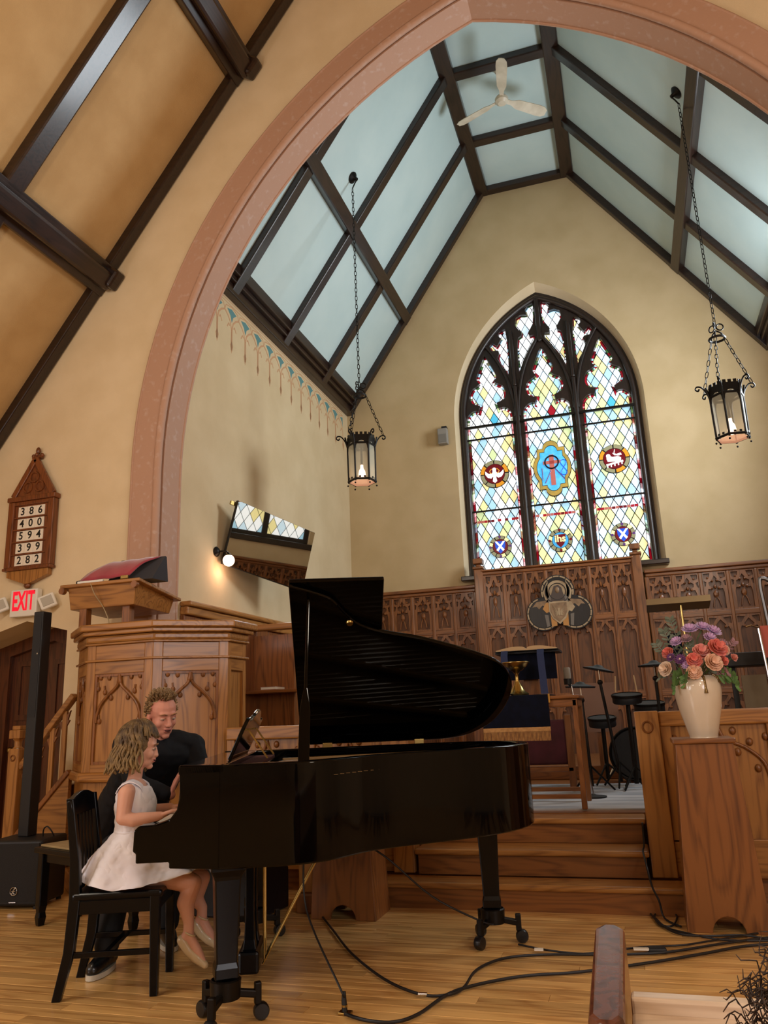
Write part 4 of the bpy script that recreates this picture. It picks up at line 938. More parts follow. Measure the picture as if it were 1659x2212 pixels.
# ------------------------------------------------------------------ flower stands
def stand(loc, label):
    o = empty('flower_stand', loc)
    w0, w1, h = .155, .215, .985
    pts = [(-w0, h), (w0, h), (w1, 0), (.085, 0)]+[(.085*math.cos(t), .085*math.sin(t)+.0) for t in [PI*i/10 for i in range(1, 10)]]+[(-.085, 0), (-w1, 0)]
    MB().prism(pts, -.15, -.125, F0).build('front_board', M['oakd'], o, bevel=.004); MB().prism(pts, .125, .15, F0).build('back_board', M['oakd'], o, bevel=.004)
    for s in (1, -1): MB().add([(s*w0, -.125, h), (s*w0, .125, h), (s*w1, .125, 0), (s*w1, -.125, 0), (s*(w0-.02), -.125, h), (s*(w0-.02), .125, h), (s*(w1-.02), .125, 0), (s*(w1-.02), -.125, 0)], [(0, 1, 2, 3), (7, 6, 5, 4), (0, 4, 5, 1), (2, 6, 7, 3), (0, 3, 7, 4), (1, 5, 6, 2)]).build('side_board', M['oakd'], o)
    MB().box(-.17, .17, -.165, .165, h, h+.028).build('top_slab', M['oakdx'], o, bevel=.008)
    tag(o, label, 'flower stand', 'oak flower stands'); return o
stand((.345, 5.08, 0), 'tapered oak flower stand carrying the cream vase'); stand((-1.87, 5.055, 0), 'tapered oak flower stand with arched foot behind the piano')
wp = empty('oak_post', (-2.17, 5.08, 0)); MB().box(-.05, .05, -.05, .05, .12, .95).build('shaft', M['oak'], wp, bevel=.01); MB().box(-.065, .065, -.065, .065, 0, .12).build('foot', M['oakd'], wp, bevel=.012); MB().box(-.06, .06, -.06, .06, .95, .99).build('cap', M['oakd'], wp, bevel=.01)
tag(wp, 'square oak post standing left of the stand behind the piano', 'post')
# black monitor speaker under the piano
ms = empty('floor_monitor', (-2.62, 5.02, 0), -.1); MB().prism([(-.20, 0), (.20, 0), (.20, .25), (.02, .42), (-.20, .42)], -.24, .24, lambda u, v, w: (w, u, v)).build('cabinet', mat('navy_black_box', '#0b0c18', .5), ms, bevel=.012)
MB().add([(-.21, -.206, .03), (.21, -.206, .03), (.21, -.206, .38), (-.21, -.206, .38)], [(0, 1, 2, 3)]).build('grille', M['matteblack'], ms); tag(ms, 'black floor monitor speaker in the shade behind the piano', 'loudspeaker')
# ------------------------------------------------------------------ vase with flowers
va = empty('cream_vase', (.36, 5.07, 1.013)); M['ceramic'] = mat('cream_ceramic', '#ddcdb9', .18, c2='#cdbda6', nscale=3, coat=.5)
vp = [(.001, 0), (.072, 0), (.078, .006), (.092, .06), (.115, .15), (.130, .23), (.134, .28), (.126, .325), (.105, .352), (.088, .358), (.080, .352)]
MB().lathe([(q.x, q.y) for q in smooth_pts([Vector((r, z, 0)) for r, z in vp], 3)], 36, None, False).build('body', M['ceramic'], va, 180)
mb = MB()
for i in range(7): a = 2*PI*i/7+.4; mb.tube(smooth_pts([(.098*math.cos(a), .098*math.sin(a), .357), (.12*math.cos(a+.12), .12*math.sin(a+.12), .34), (.134*math.cos(a+.1), .134*math.sin(a+.1), .31-.03*(i % 3))], 3), [.010, .010, .009, .008, .008, .009, .012], 8)
mb.tube([(.095*math.cos(2*PI*i/32), .095*math.sin(2*PI*i/32), .357+.006*math.sin(7*2*PI*i/32)) for i in range(32)], .008, 6, True)
mb.build('bronze_glaze_rim', mat('bronze_glaze', '#7a6440', .15, .6), va, 60)
tag(va, 'cream ceramic vase with bronze drips on the flower stand', 'vase')
fm = {k: mat('petal_'+k, c, .65, c2=c2, nscale=30, sheen=.3) for k, c, c2 in (('coral', '#e2685c', '#ee8c7c'), ('pink', '#e88a80', '#f0a89a'), ('peach', '#f0b894', '#f4cdb4'), ('cream', '#f0d8c0', '#ecc8ae'), ('lilac', '#b98fc0', '#cfa8d2'), ('plum', '#5a2560', '#74357c'), ('leaf', '#3f5f2a', '#5d8440'), ('sage', '#5a6654', '#6f7868'), ('dusty', '#a87a80', '#8d6a78'))}
def petal(mb, base, d, up, L_, w, cup=.3):
    base, d, up = Vector(base), Vector(d).normalized(), Vector(up).normalized(); s = d.cross(up).normalized(); rings = []
    for i, (t, k) in enumerate(((0, .25), (.35, .9), (.7, 1), (1, .55))):
        c = base+d*(L_*t)+up*(L_*cup*t*t); rings.append([c-s*w*k/2+up*(w*.12*k), c-up*(w*.06*k), c+s*w*k/2+up*(w*.12*k)])
    v = [p for q in rings for p in q]; mb.add(v, [(i*3+j, i*3+j+1, i*3+j+4, i*3+j+3) for i in range(3) for j in range(2)])
rf = random.Random(7)
def rosebloom(c, n, r, kind, name='flower'):
    """layered rose or peony, opening along n"""
    o = empty(name, va.location+Vector(c)); n = Vector(n).normalized(); a = n.cross(Vector((.3, .2, 1))).normalized(); b = n.cross(a); mb = MB()
    for ring_, (k, rr, cup) in enumerate(((8, 1.0, .35), (7, .82, .75), (6, .62, 1.2), (5, .42, 1.8))):
        for i in range(k):
            t = 2*PI*i/k+ring_*.45+rf.uniform(-.12, .12); d = a*math.cos(t)+b*math.sin(t); petal(mb, n*(-.006+.004*ring_), d, n, r*rr, r*.85*rr+.006, cup)
    x = mb.build('bloom', fm[kind], o, 180); x.modifiers.new('s', 'SOLIDIFY').thickness = .0012; s = x.modifiers.new('d', 'SUBSURF'); s.levels = s.render_levels = 1
    MB().ball((0, 0, 0), r*.28, 8, 6).build('heart', fm['coral' if kind in ('coral', 'pink') else 'peach'], o, 180)
    MB().tube([n*-.005, Vector((-c[0]*.5, -c[1]*.5, -.06)), Vector((-c[0]*.9, -c[1]*.9, min(-.1, .34-c[2])))], .0035, 5).build('stem', fm['leaf'], o)
    return o
def daisybloom(c, n, r, kind, k=14):
    o = empty('flower', va.location+Vector(c)); n = Vector(n).normalized(); a = n.cross(Vector((.3, .2, 1))).normalized(); b = n.cross(a); mb = MB()
    for ring_ in range(3):
        for i in range(k-ring_*3):
            t = 2*PI*i/(k-ring_*3)+ring_*.2; petal(mb, n*.004*ring_, a*math.cos(t)+b*math.sin(t), n, r*(1-.22*ring_), r*.34, .25+.35*ring_)
    mb.build('bloom', fm[kind], o, 180).modifiers.new('s', 'SOLIDIFY').thickness = .001
    MB().ball(n*.01, r*.2, 8, 5).build('heart', fm['dusty' if kind != 'plum' else 'cream'], o, 180)
    MB().tube([n*-.002, Vector((-c[0]*.5, -c[1]*.5, -.06)), Vector((-c[0]*.9, -c[1]*.9, min(-.1, .34-c[2])))], .003, 5).build('stem', fm['leaf'], o)
    return o
def fpx(px, py, dy=0): p = atY(px, py, 5.07+dy); q = p-va.location; return (q.x, q.y, q.z)
blooms = [
 (1548, 1402, -.10, .062, 'coral', 'r', 'large coral peony at the upper middle of the bouquet'), (1515, 1410, -.09, .055, 'pink', 'r', 'pink peony just left of the large coral one'), (1500, 1427, -.12, .048, 'coral', 'r', 'coral rose low in the middle of the bouquet'),
 (1540, 1432, -.13, .056, 'peach', 'r', 'open peach rose below the large coral peony'), (1500, 1452, -.13, .046, 'peach', 'r', 'pale peach rose over the left rim of the vase'), (1440, 1446, -.07, .048, 'cream', 'r', 'cream rose at the far left of the bouquet'),
 (1444, 1412, -.03, .040, 'coral', 'r', 'small coral rose on the left above the cream rose'), (1563, 1405, -.06, .036, 'peach', 'r', 'small peach rose to the right of the large coral peony'), (1563, 1428, -.10, .030, 'coral', 'r', 'half-open orange rosebud right of the open peach rose'), (1584, 1421, -.03, .026, 'pink', 'r', 'small pink rosebud at the far right edge'),
 (1490, 1362, -.02, .050, 'lilac', 'd', 'lilac aster at the top left of the bouquet'), (1517, 1358, .0, .050, 'lilac', 'd', 'lilac aster at the top of the bouquet'), (1540, 1366, -.01, .050, 'lilac', 'd', 'lilac aster at the top right of the bouquet'), (1533, 1380, -.06, .042, 'lilac', 'd', 'lilac aster above the large coral peony'),
 (1462, 1388, -.05, .040, 'lilac', 'd', 'small lilac aster on the left side'), (1483, 1382, -.06, .036, 'dusty', 'd', 'dusty pink aster in the middle left'), (1470, 1425, -.11, .034, 'plum', 'd', 'dark plum pansy nearest the cream rose'), (1450, 1421, -.08, .028, 'plum', 'd', 'smaller dark plum pansy under the left coral rose'), (1560, 1392, -.03, .036, 'dusty', 'd', 'dusty pink aster on the upper right'), (1482, 1436, -.11, .03, 'lilac', 'd', 'small lilac aster beside the dark plum pansy')]
for px, py, dy, r, k, t, lb in blooms:
    c = fpx(px, py, dy); n = (c[0]*1.2, -.16+c[1], c[2]-.42+.10)
    o = rosebloom(c, n, r, k) if t == 'r' else daisybloom(c, n, r, k); tag(o, lb, 'flower', 'flowers in the cream vase')
def spray(px, py, dy, kind, k, L_, label, droop=0):
    c = Vector(fpx(px, py, dy)); base = Vector((c.x*.3, c.y*.3, .33)); d = (c-base); o = empty('foliage_sprig', va.location+base); mb = MB(); sp = smooth_pts([Vector(), d*.5+Vector((0, 0, .02)), d, d*1.15+Vector((0, 0, -droop))], 4)
    MB().tube(sp, .0025, 5).build('stem', fm[kind], o)
    for i in range(k):
        t = .35+.65*i/(k-1); p = sp[min(len(sp)-1, int(t*(len(sp)-1)))]; s = 1 if i % 2 else -1; dd_ = d.normalized(); sd = dd_.cross(Vector((.2, 1, .1))).normalized()*s+dd_*.5+Vector((0, rf.uniform(-.5, .5), rf.uniform(-.2, .3))); petal(mb, p, sd, (0, -1, .3), L_*(1.15-.5*t), L_*.28, .15)
    mb.build('leaves', fm[kind], o, 180); tag(o, label, 'foliage', 'foliage in the cream vase')
spray(1440, 1375, 0, 'sage', 20, .05, 'grey green sprig at the left of the lilac flowers'); spray(1425, 1400, .02, 'sage', 18, .05, 'grey green sprig reaching furthest left'); spray(1452, 1352, .02, 'sage', 18, .045, 'tall grey green sprig at the upper left')
spray(1460, 1470, -.10, 'leaf', 16, .06, 'bright green fern hanging left of the vase neck', .05); spray(1480, 1462, -.13, 'leaf', 16, .055, 'bright green fern in front of the vase neck', .05); spray(1580, 1465, -.09, 'leaf', 18, .06, 'bright green fern drooping on the right', .06)
spray(1580, 1395, .0, 'dusty', 16, .035, 'dusty pink sprig reaching to the right'); spray(1565, 1450, -.08, 'dusty', 14, .035, 'dusty pink sprig over the right rim', .03); spray(1490, 1395, -.05, 'sage', 18, .045, 'dark sprig in the middle of the bouquet'); spray(1535, 1448, -.10, 'sage', 14, .04, 'dark sprig under the peach rose', .02); spray(1430, 1460, -.03, 'sage', 12, .04, 'olive sprig under the cream rose', .02)
# ------------------------------------------------------------------ communion table with cloth, book and bowl
ct = empty('communion_table', (-.80, 6.45, ZCH+.012)); tag(ct, 'oak communion table at the top of the chancel steps', 'table')
for x in (-.36, .36):
    for y in (-.27, .27): MB().box(x-.02, x+.02, y-.02, y+.02, 0, .80).build('leg', M['oakd'], ct, bevel=.006)
MB().box(-.36, .36, -.285, -.255, .075, .105).build('stretcher', M['oakdx'], ct); MB().box(-.36, .36, .255, .285, .075, .105).build('stretcher', M['oakdx'], ct)
MB().box(-.40, .40, -.31, .31, .79, .818).box(-.38, .38, -.29, .29, .73, .79).build('table_top', M['oakdx'], ct, bevel=.01)
M['navy'] = mat('navy_cloth', '#050816', .8, c2='#080d20', nscale=20, spec=.15); M['gold'] = mat('gold_fringe', '#c08f52', .6, c2='#a87840', nscale=40); M['goldtip'] = mat('gold_tassel', '#c9912c', .55); M['bluer'] = mat('blue_ribbon', '#1a2850', .7)
cl = empty('navy_table_cloth', (-.92, 6.45, ZCH+.83)); tag(cl, 'navy blue table runner with a gold fringe over the communion table', 'cloth')
MB().prism([(-.315, .008), (-.322, .002), (-.322, -.24), (-.330, -.24), (-.330, .008), (-.322, .014), (.30, .014), (.30, .008)], -.22, .29, lambda u, v, w: (w, u, v)).build('runner', M['navy'], cl)
mb = MB().box(-.22, .29, -.334, -.324, -.255, -.225)
for i in range(52): x = -.217+i*.0098; mb.tube([(x, -.329, -.255), (x+rf.uniform(-.001, .001), -.330, -.325)], .0034, 5)
tag(mb.build('fringe', M['gold'], cl, 60), kind='stuff')
bs = empty('book_rest', (-.80, 6.50, ZCH+.83)); tag(bs, 'dark book rest standing on the communion table', 'book rest')
MB().box(-.22, .22, -.005, .02, .14, .36).build('front_board', M['navy'], bs); MB().box(-.26, .26, -.06, .22, .35, .365).build('shelf', M['matteblack'], bs); MB().box(-.06, .06, .06, .16, .006, .35).build('support', M['oakd'], bs); MB().box(-.15, .15, .0, .22, .0, .012).build('foot', M['oakd'], bs)
bb = empty('open_bible', (-.80, 6.50, ZCH+.83+.367)); tag(bb, 'large open book lying on the book rest', 'book'); M['page'] = mat('book_pages', '#b99a72', .7)
for s in (1, -1):
    pf = smooth_pts([Vector((0, .012, 0)), Vector((s*.03, .034, 0)), Vector((s*.13, .034, 0)), Vector((s*.245, .012, 0))], 5); MB().prism([(0, 0)]+[(p.x, p.y) for p in pf]+[(s*.245, 0)], -.10, .22, lambda u, v, w: (u, w, v)).build('page_block', M['page'], bb, 40)
MB().box(-.255, .255, -.11, .23, -.0, .004).build('cover', M['matteblack'], bb)
for s, x in ((1, .12), (-1, -.17)):
    rb = empty('bookmark_ribbon', (-.80+x, 6.34, 0)); zz = ZCH+.83
    MB().add([(-.03, .04, zz+.372), (.025, .04, zz+.372), (-.03, 0, zz+.33), (.025, 0, zz+.33), (.0, -.20, zz+.005), (.055, -.20, zz+.005)], [(0, 1, 3, 2), (2, 3, 5, 4)]).build('ribbon', M['bluer'], rb).modifiers.new('s', 'SOLIDIFY').thickness = .003
    MB().box(-.004, .062, -.21, -.195, zz-.05, zz+.015).build('gold_end', M['goldtip'], rb); tag(rb, 'blue bookmark ribbon with gold end hanging on the %s side of the book rest' % ('right' if s > 0 else 'left'), 'ribbon', 'bookmark ribbons')
bw_ = empty('brass_bowl', (-.87, 6.25, ZCH+.83+.015)); MB().lathe([(.001, 0), (.082, 0), (.085, .012), (.075, .02), (.06, .03), (.045, .055), (.03, .08), (.022, .10), (.016, .11), (.014, .16), (.03, .185), (.055, .195), (.085, .22), (.105, .25), (.100, .252), (.07, .215), (.001, .20)], 28).build('bowl', M['brass'], bw_, 50)
MB().tube([(.105*math.cos(2*PI*i/28), .105*math.sin(2*PI*i/28), .252) for i in range(28)], .005, 6, True).build('rim', M['brass'], bw_, 60); tag(bw_, 'brass footed bowl on the communion table', 'bowl')
cn_ = empty('white_candle', (-.985, 6.20, ZCH+.845)); MB().lathe([(.008, 0), (.008, .09), (.006, .093)], 10).build('wax', M['white'], cn_, 50); MB().lathe([(.022, 0), (.022, .012), (.01, .016)], 12).build('holder', M['brass'], cn_, 50); tag(cn_, 'thin white candle left of the brass bowl', 'candle')
# red upholstered bench behind the table
rb = empty('red_bench', (-1.02, 7.6, ZCH+.012)); M['burg'] = mat('burgundy_cloth', '#3d0f16', .8, c2='#4c1420', nscale=7)
MB().box(-.45, .40, -.02, .04, .22, .62).build('back_cushion', M['burg'], rb, bevel=.02); MB().box(-.47, .42, -.05, .05, .16, .20).build('lower_rail', M['oakdx'], rb, bevel=.006)
for x in (-.45, .40): MB().box(x-.03, x+.03, -.05, .05, 0, .66).build('leg', M['oakd'], rb, bevel=.006)
MB().box(-.45, .40, .04, .42, .36, .42).build('seat', M['burg'], rb, bevel=.02); tag(rb, 'burgundy upholstered bench behind the communion table', 'bench')
# rug and raised step at the back
rg = MB().box(-2.2, .55, 6.22, 8.15, ZCH, ZCH+.012).build('platform_rug', mat('pale_rug', '#c3c3c6', .9, c2='#8f949c', nscale=2.2, stretch=(.6, 3.2, 1), bump=.3, bscale=200)); tag(rg, 'pale grey rug on the chancel platform above the steps', 'rug')
bk = MB().box(XL+.2, XR-.2, 8.75, 10.9, ZCH, ZCH+.14).build('back_step', M['oakdx'], None, bevel=.01); tag(bk, 'dark oak step across the back of the chancel', 'step')
# ------------------------------------------------------------------ left choir desk
cs = empty('choir_desk', (-3.25, 7.1, ZCH)); tag(cs, 'tall oak choir desk with a book shelf behind the pulpit', 'desk')
MB().box(-.35, .10, -.02, .02, 0, 1.55).build('back_panel', M['carve'], cs); MB().box(-.35, .62, -.25, .02, .98, 1.01).build('shelf', M['oakdx'], cs, bevel=.006); MB().box(-.38, -.33, -.27, .03, 0, 1.6).build('end_panel', M['carve'], cs, bevel=.008)
MB().box(.16, .60, -.04, .0, 0, 1.62).build('front_panel', M['carve'], cs, bevel=.008); MB().box(-.38, .62, -.06, .05, 1.6, 1.66).build('top_rail', M['oakx'], cs, bevel=.012)
bo = empty('hymn_book', (-3.33, 6.98, ZCH+1.012)); MB().box(-.08, .08, -.11, .11, 0, .004).box(-.08, .08, -.11, .11, .026, .03).build('cover', mat('book_cover', '#a06a50', .6), bo); MB().box(-.075, .078, -.105, .105, .004, .026).build('pages', M['card'], bo); tag(bo, 'small book lying on the choir desk shelf', 'book')
# ------------------------------------------------------------------ grand piano (local axes: x along its length, y across, towards the bass side)
PTH = math.radians(21); PO = Vector((-2.02, 3.815, 0))
def PW(a, b, z): return PO+Vector((math.cos(PTH)*a-math.sin(PTH)*b, math.sin(PTH)*a+math.cos(PTH)*b, z))
gp = empty('grand_piano', PO, PTH); tag(gp, 'black polished grand piano with its lid propped open', 'piano')
BL = M['black']
RIM = [(.0, -.74), (.24, -.74), (.36, -.725), (.47, -.675), (.56, -.59), (.66, -.49), (.78, -.415), (.95, -.35), (1.12, -.285), (1.28, -.205), (1.42, -.10), (1.53, .04), (1.595, .20), (1.605, .36), (1.56, .52), (1.45, .65), (1.30, .725), (1.12, .745), (.6, .745), (.0, .745)]
rs = smooth_pts([Vector((a, b, 0)) for a, b in RIM[1:-1]], 4); ro_ = [(0, -.74)]+[(p.x, p.y) for p in rs]+[(0, .745)]
ri_ = []
for i, p in enumerate(ro_):
    q0, q1 = Vector(ro_[max(i-1, 0)]), Vector(ro_[min(i+1, len(ro_)-1)]); t = (q1-q0).normalized(); ri_.append((p[0]-t[1]*.055, p[1]+t[0]*.055))
ri_[0] = (0, -.685); ri_[-1] = (0, .69)
mb = MB(); n = len(ro_)
v = []
for z in (.615, 1.035): v += [(x, y, z) for x, y in ro_]+[(x, y, z) for x, y in ri_]
fc = []
for i in range(n-1): fc += [(i, i+1, 2*n+i+1, 2*n+i), (n+i, 3*n+i, 3*n+i+1, n+i+1), (2*n+i, 2*n+i+1, 3*n+i+1, 3*n+i), (i, n+i, n+i+1, i+1)]
fc += [(0, 2*n, 3*n, n), (n-1, 2*n-1, 4*n-1, 3*n-1)]
MB().add(v, fc).build('rim', BL, gp, 30, bevel=.008, seg=2)
MB().prism(ri_, .68, .72, XY(0)).build('soundboard', mat('soundboard_spruce', '#b07c3e', .4, c2='#9c6a30', nscale=4, stretch=(1, 12, 1)), gp)
gpl = mat('bronze_plate', '#7a5a2c', .45, .3)
pl_in = inset(ri_, .03); MB().prism([(max(x, .12), y) for x, y in pl_in], .925, .955, XY(0)).build('iron_plate', gpl, gp)
for (a0, b0_, a1, b1_) in ((.2, -.55, 1.25, -.12), (.2, -.2, 1.45, .25), (.2, .15, 1.48, .45), (.2, .45, 1.35, .62)): MB().beam((a0, b0_, .975), (a1, b1_, .975), .03, .04).build('plate_strut', gpl, gp, bevel=.006)
mb = MB()
for i in range(44):
    t = i/43; mb.tube([(.18, -.62+1.24*t, .968), (.52+.92*min(1, t*1.3)-.15*max(0, t-.8), -.60+1.22*t-.05, .968)], .0012, 4)
tag(mb.build('piano_strings', M['chrome'], gp), kind='stuff')
MB().box(.0, .16, -.685, .69, .66, 1.0).build('pin_block', BL, gp); MB().box(.02, .14, -.66, .66, 1.0, 1.008).build('felt_strip', mat('red_felt', '#4a1a1c', .9), gp)
# cheeks and keyboard
ck = [(-.333, .655), (-.195, .655), (-.195, .63), (.02, .615), (.02, 1.035), (-.163, 1.04), (-.160, .97), (-.158, .91), (-.168, .86), (-.20, .82), (-.255, .805), (-.325, .802), (-.343, .785), (-.346, .70), (-.333, .695)]
for b0_, b1_ in ((-.74, -.665), (.67, .745)): MB().prism(ck, b0_, b1_, lambda u, v, w: (u, w, v)).build('cheek', BL, gp, bevel=.006)
MB().box(-.333, .02, -.665, .67, .655, .70).build('key_bed', BL, gp, bevel=.004); MB().box(-.335, -.31, -.665, .67, .70, .765).build('key_slip', BL, gp, bevel=.005)
for b0_, b1_ in ((-.665, -.612), (.612, .67)): MB().box(-.31, -.165, b0_, b1_, .70, .80).build('key_block', BL, gp, bevel=.006)
fbp = [(-.165, .775), (-.150, .775), (-.120, .97), (-.120, 1.0), (-.145, 1.0), (-.172, .94), (-.178, .86)]
MB().prism(fbp, -.665, .67, lambda u, v, w: (u, w, v)).build('fallboard', BL, gp, bevel=.004)
M['ivoryk'] = mat('ivory_key', '#e9e2d4', .25); kw = 1.224/52; k0 = None; e0 = None
for i in range(52):
    y_ = .612-(i+.5)*kw
    if k0 is None: k0 = MB().box(-.312, -.165, -kw/2+.0006, kw/2-.0006, .755, .782).build('white_key', M['ivoryk'], gp); k0.location = (0, y_, 0)
    else: inst(k0, (0, y_, 0), gp)
    if (i % 7) in (0, 2, 3, 5, 6) and i < 51:
        yb = y_-kw/2
        if e0 is None: e0 = MB().box(-.26, -.165, -.005, .005, .78, .794).build('black_key', M['blackwood'], gp, bevel=.002); e0.location = (0, yb, 0)
        else: inst(e0, (0, yb, 0), gp)
MB().box(-.165, .03, -.74, .745, 1.0, 1.035).build('front_shelf', BL, gp, bevel=.005)
MB().ball((-.235, -.60, .645), (.014, .012, .012), 10, 6).ball((-.205, -.60, .645), (.014, .012, .012), 10, 6).tube([(-.22, -.60, .66), (-.22, -.60, .645)], .006, 8).build('key_lid_knob', BL, gp, 60)
# lid: main leaf, folded front leaf, prop, hinges
PH = math.radians(34); TL = Matrix.Translation((0, .745, 1.05)) @ Matrix(((1, 0, 0), (0, -math.cos(PH), math.sin(PH)), (0, math.sin(PH), math.cos(PH)))).to_4x4()
lido = [(.295, .0), (.295, 1.44), (.39, 1.40), (.47, 1.36), (.52, 1.32), (.58, 1.215), (.66, 1.125), (.785, 1.06), (.965, 1.005), (1.10, .95), (1.23, .89), (1.37, .815), (1.455, .75), (1.52, .645), (1.553, .53), (1.55, .40), (1.516, .26), (1.445, .13), (1.31, .03), (1.15, .0)]
ls = lido[:2]+[(p.x, p.y) for p in smooth_pts([Vector((a, b, 0)) for a, b in lido[2:]], 3)]
MB().prism(ls, 0, .022, XY(0)).build('lid', BL, gp, bevel=.007, T=TL)
MB().box(.295, .775, 0, 1.445, .024, .046).build('lid_front_leaf', BL, gp, bevel=.006, T=TL)
MB().lathe([(.001, -.012), (.016, -.012), (.02, -.004), (.018, 0)], 16, Matrix.Translation((.60, 1.15, 0))).build('lid_cup', M['brass'], gp, 50, T=TL)
pb_ = Vector((.365, -.60, 1.0)); pt_ = TL @ Vector((.39, 1.335, 0)) ; d_ = (pt_-pb_)
mb = MB(); sx = Vector((1, 0, 0)); ny = d_.normalized().cross(sx).normalized(); rings = []
for t, w in ((0, .026), (.30, .026), (.36, .020), (.44, .008), (.98, .007), (1, .006)):
    c = pb_+d_*t; rings.append([c-sx*w-ny*.011, c+sx*w-ny*.011, c+sx*w+ny*.011, c-sx*w+ny*.011])
mb.loft(rings).build('lid_prop', BL, gp, bevel=.003)
for a in (.46, 1.03): MB().box(a-.03, a+.03, .70, .75, 1.028, 1.062).box(a-.03, a+.03, .735, .75, 1.05, 1.075).build('hinge', M['brass'], gp, bevel=.003)
# music desk
MB().prism([(p.x, p.y) for p in smooth_pts([Vector(q) for q in ((-.36, 0, 0), (-.36, .17, 0), (-.33, .215, 0), (-.28, .20, 0), (-.2, .215, 0), (-.08, .25, 0), (0, .262, 0), (.08, .25, 0), (.2, .215, 0), (.28, .20, 0), (.33, .215, 0), (.36, .17, 0), (.36, 0, 0))], 3)], -.009, .009, lambda u, v, w: (.0+v*.42+w*.9, u, 1.035+v*.90-w*.42)).build('music_desk', BL, gp, bevel=.003)
MB().beam((.17, -.2, 1.03), (.075, -.2, 1.17), .015, .008).build('desk_prop', M['brass'], gp); MB().beam((.17, .2, 1.03), (.075, .2, 1.17), .015, .008).build('desk_prop', M['brass'], gp)
# legs on caster trucks
def pleg(a, b, rot):
    lg = empty('leg', (a, b, 0), rot, gp)
    sq = lambda w, z: [(-w, -w, z), (w, -w, z), (w, w, z), (-w, w, z)]
    MB().loft([sq(.075, .64), sq(.075, .60), sq(.06, .575), sq(.055, .56), sq(.044, .24), sq(.05, .22), sq(.05, .185), sq(.035, .16), sq(.035, .12)]).build('shaft', M['blackwood'], lg, bevel=.006)
    MB().lathe([(.062, .10), (.066, .17), (.058, .175), (.05, .165), (.05, .10)], 18).build('truck_cup', M['iron'], lg, 50)
    for k in range(3):
        t = 2*PI*k/3; d = Vector((math.cos(t), math.sin(t), 0)); e = Vector((-d.y, d.x, 0))
        MB().beam(d*.05+Vector((0, 0, .115)), d*.135+Vector((0, 0, .10)), .03, .03).beam(d*.135+Vector((0, 0, .145)), d*.135+Vector((0, 0, .06)), .03, .03, d).build('truck_arm', M['iron'], lg, bevel=.006)
        T = Matrix((e, d, Vector((0, 0, 1)))).transposed().to_4x4(); T.translation = d*.15+Vector((0, 0, .034))
        MB().lathe([(.012, -.022), (.03, -.02), (.034, -.012), (.034, .012), (.03, .02), (.012, .022)], 16, T @ Matrix.Rotation(PI/2, 4, 'Y')).build('caster_wheel', mat('caster_black', '#141416', .35), lg, 40)
pleg(.03, -.62, .25); pleg(.03, .62, .5); pleg(1.345, .30, -.2)
# lyre and pedals
ly = empty('pedal_lyre', (.075, -.02, 0), 0, gp)
MB().box(-.05, .05, -.15, .15, .05, .15).build('lyre_box', M['blackwood'], ly, bevel=.014)
for s in (-1, 1): MB().loft([[(x*w, s*.075+y*w, z) for x, y in ((-1, -1), (1, -1), (1, 1), (-1, 1))] for z, w in ((.14, .034), (.19, .026), (.30, .021), (.62, .022))]).build('lyre_post', M['blackwood'], ly, bevel=.005)
for y_ in (-.07, 0, .07): MB().loft([[(-.05, y_-.008, .075), (-.05, y_+.008, .075), (-.05, y_+.008, .085), (-.05, y_-.008, .085)], [(-.11, y_-.012, .07), (-.11, y_+.012, .07), (-.11, y_+.012, .082), (-.11, y_-.012, .082)], [(-.15, y_-.015, .062), (-.15, y_+.015, .062), (-.15, y_+.015, .074), (-.15, y_-.015, .074)]]).build('pedal', M['brass'], ly, bevel=.003)
for y_ in (-.05, .05):
    MB().tube([(.065, y_, .08), (.065, y_, .62)], .005, 8).build('pedal_rod', M['brass'], ly); MB().tube([(.06, y_, .07), (.42, y_, .68)], .0055, 8).build('lyre_brace', M['brass'], ly)
MB().box(-.05, .12, -.15, .15, .60, .66).build('lyre_head', M['blackwood'], ly, bevel=.006)
MB().box(.0, .25, -.68, .68, .615, .66).build('belly_board', M['blackwood'], gp)
for b_ in (-.3, .05, .4): MB().beam((.2, b_, .65), (.95, b_+.1, .65), .07, .06).build('back_post', M['oakd'], gp)
# ------------------------------------------------------------------ girl's chair
gc = empty('black_chair', PW(-.56, -.02, 0), PTH); tag(gc, 'black slat-back chair the girl sits on at the piano', 'chair'); BW = M['blackwood']
sqr = lambda x, y, z, w, d=None: [(x-w, y-(d or w), z), (x+w, y-(d or w), z), (x+w, y+(d or w), z), (x-w, y+(d or w), z)]
for y in (-.175, .175):
    MB().loft([sqr(.205, y, 0, .018), sqr(.20, y, .37, .023), sqr(.20, y, .43, .023)]).build('leg', BW, gc, bevel=.004)
    MB().loft([sqr(-.235, y, 0, .020, .018), sqr(-.19, y, .20, .024, .02), sqr(-.175, y, .43, .026, .02), sqr(-.185, y, .60, .022, .02), sqr(-.225, y, .88, .017, .018)]).build('leg', BW, gc, bevel=.004)
    MB().box(-.18, .20, y-.010, y+.010, .175, .20).build('stretcher', BW, gc, bevel=.003)
    MB().box(-.19, .20, y-.014, y+.014, .36, .42).build('seat_rail', BW, gc, bevel=.003)
MB().box(.185, .215, -.16, .16, .36, .42).build('seat_rail', BW, gc, bevel=.003); MB().box(-.03, -.005, -.17, .17, .18, .20).build('stretcher', BW, gc)
MB().box(-.19, .235, -.20, .20, .42, .455).build('seat', BW, gc, bevel=.014, seg=3)
MB().loft([[(-.24+.0, y, .86+.045*math.cos(y*7)), (-.215, y, .86+.045*math.cos(y*7)), (-.20, y, .80), (-.225, y, .80)] for y in [-.195+.39*i/12 for i in range(13)]]).build('top_rail', BW, gc, 60, bevel=.004)
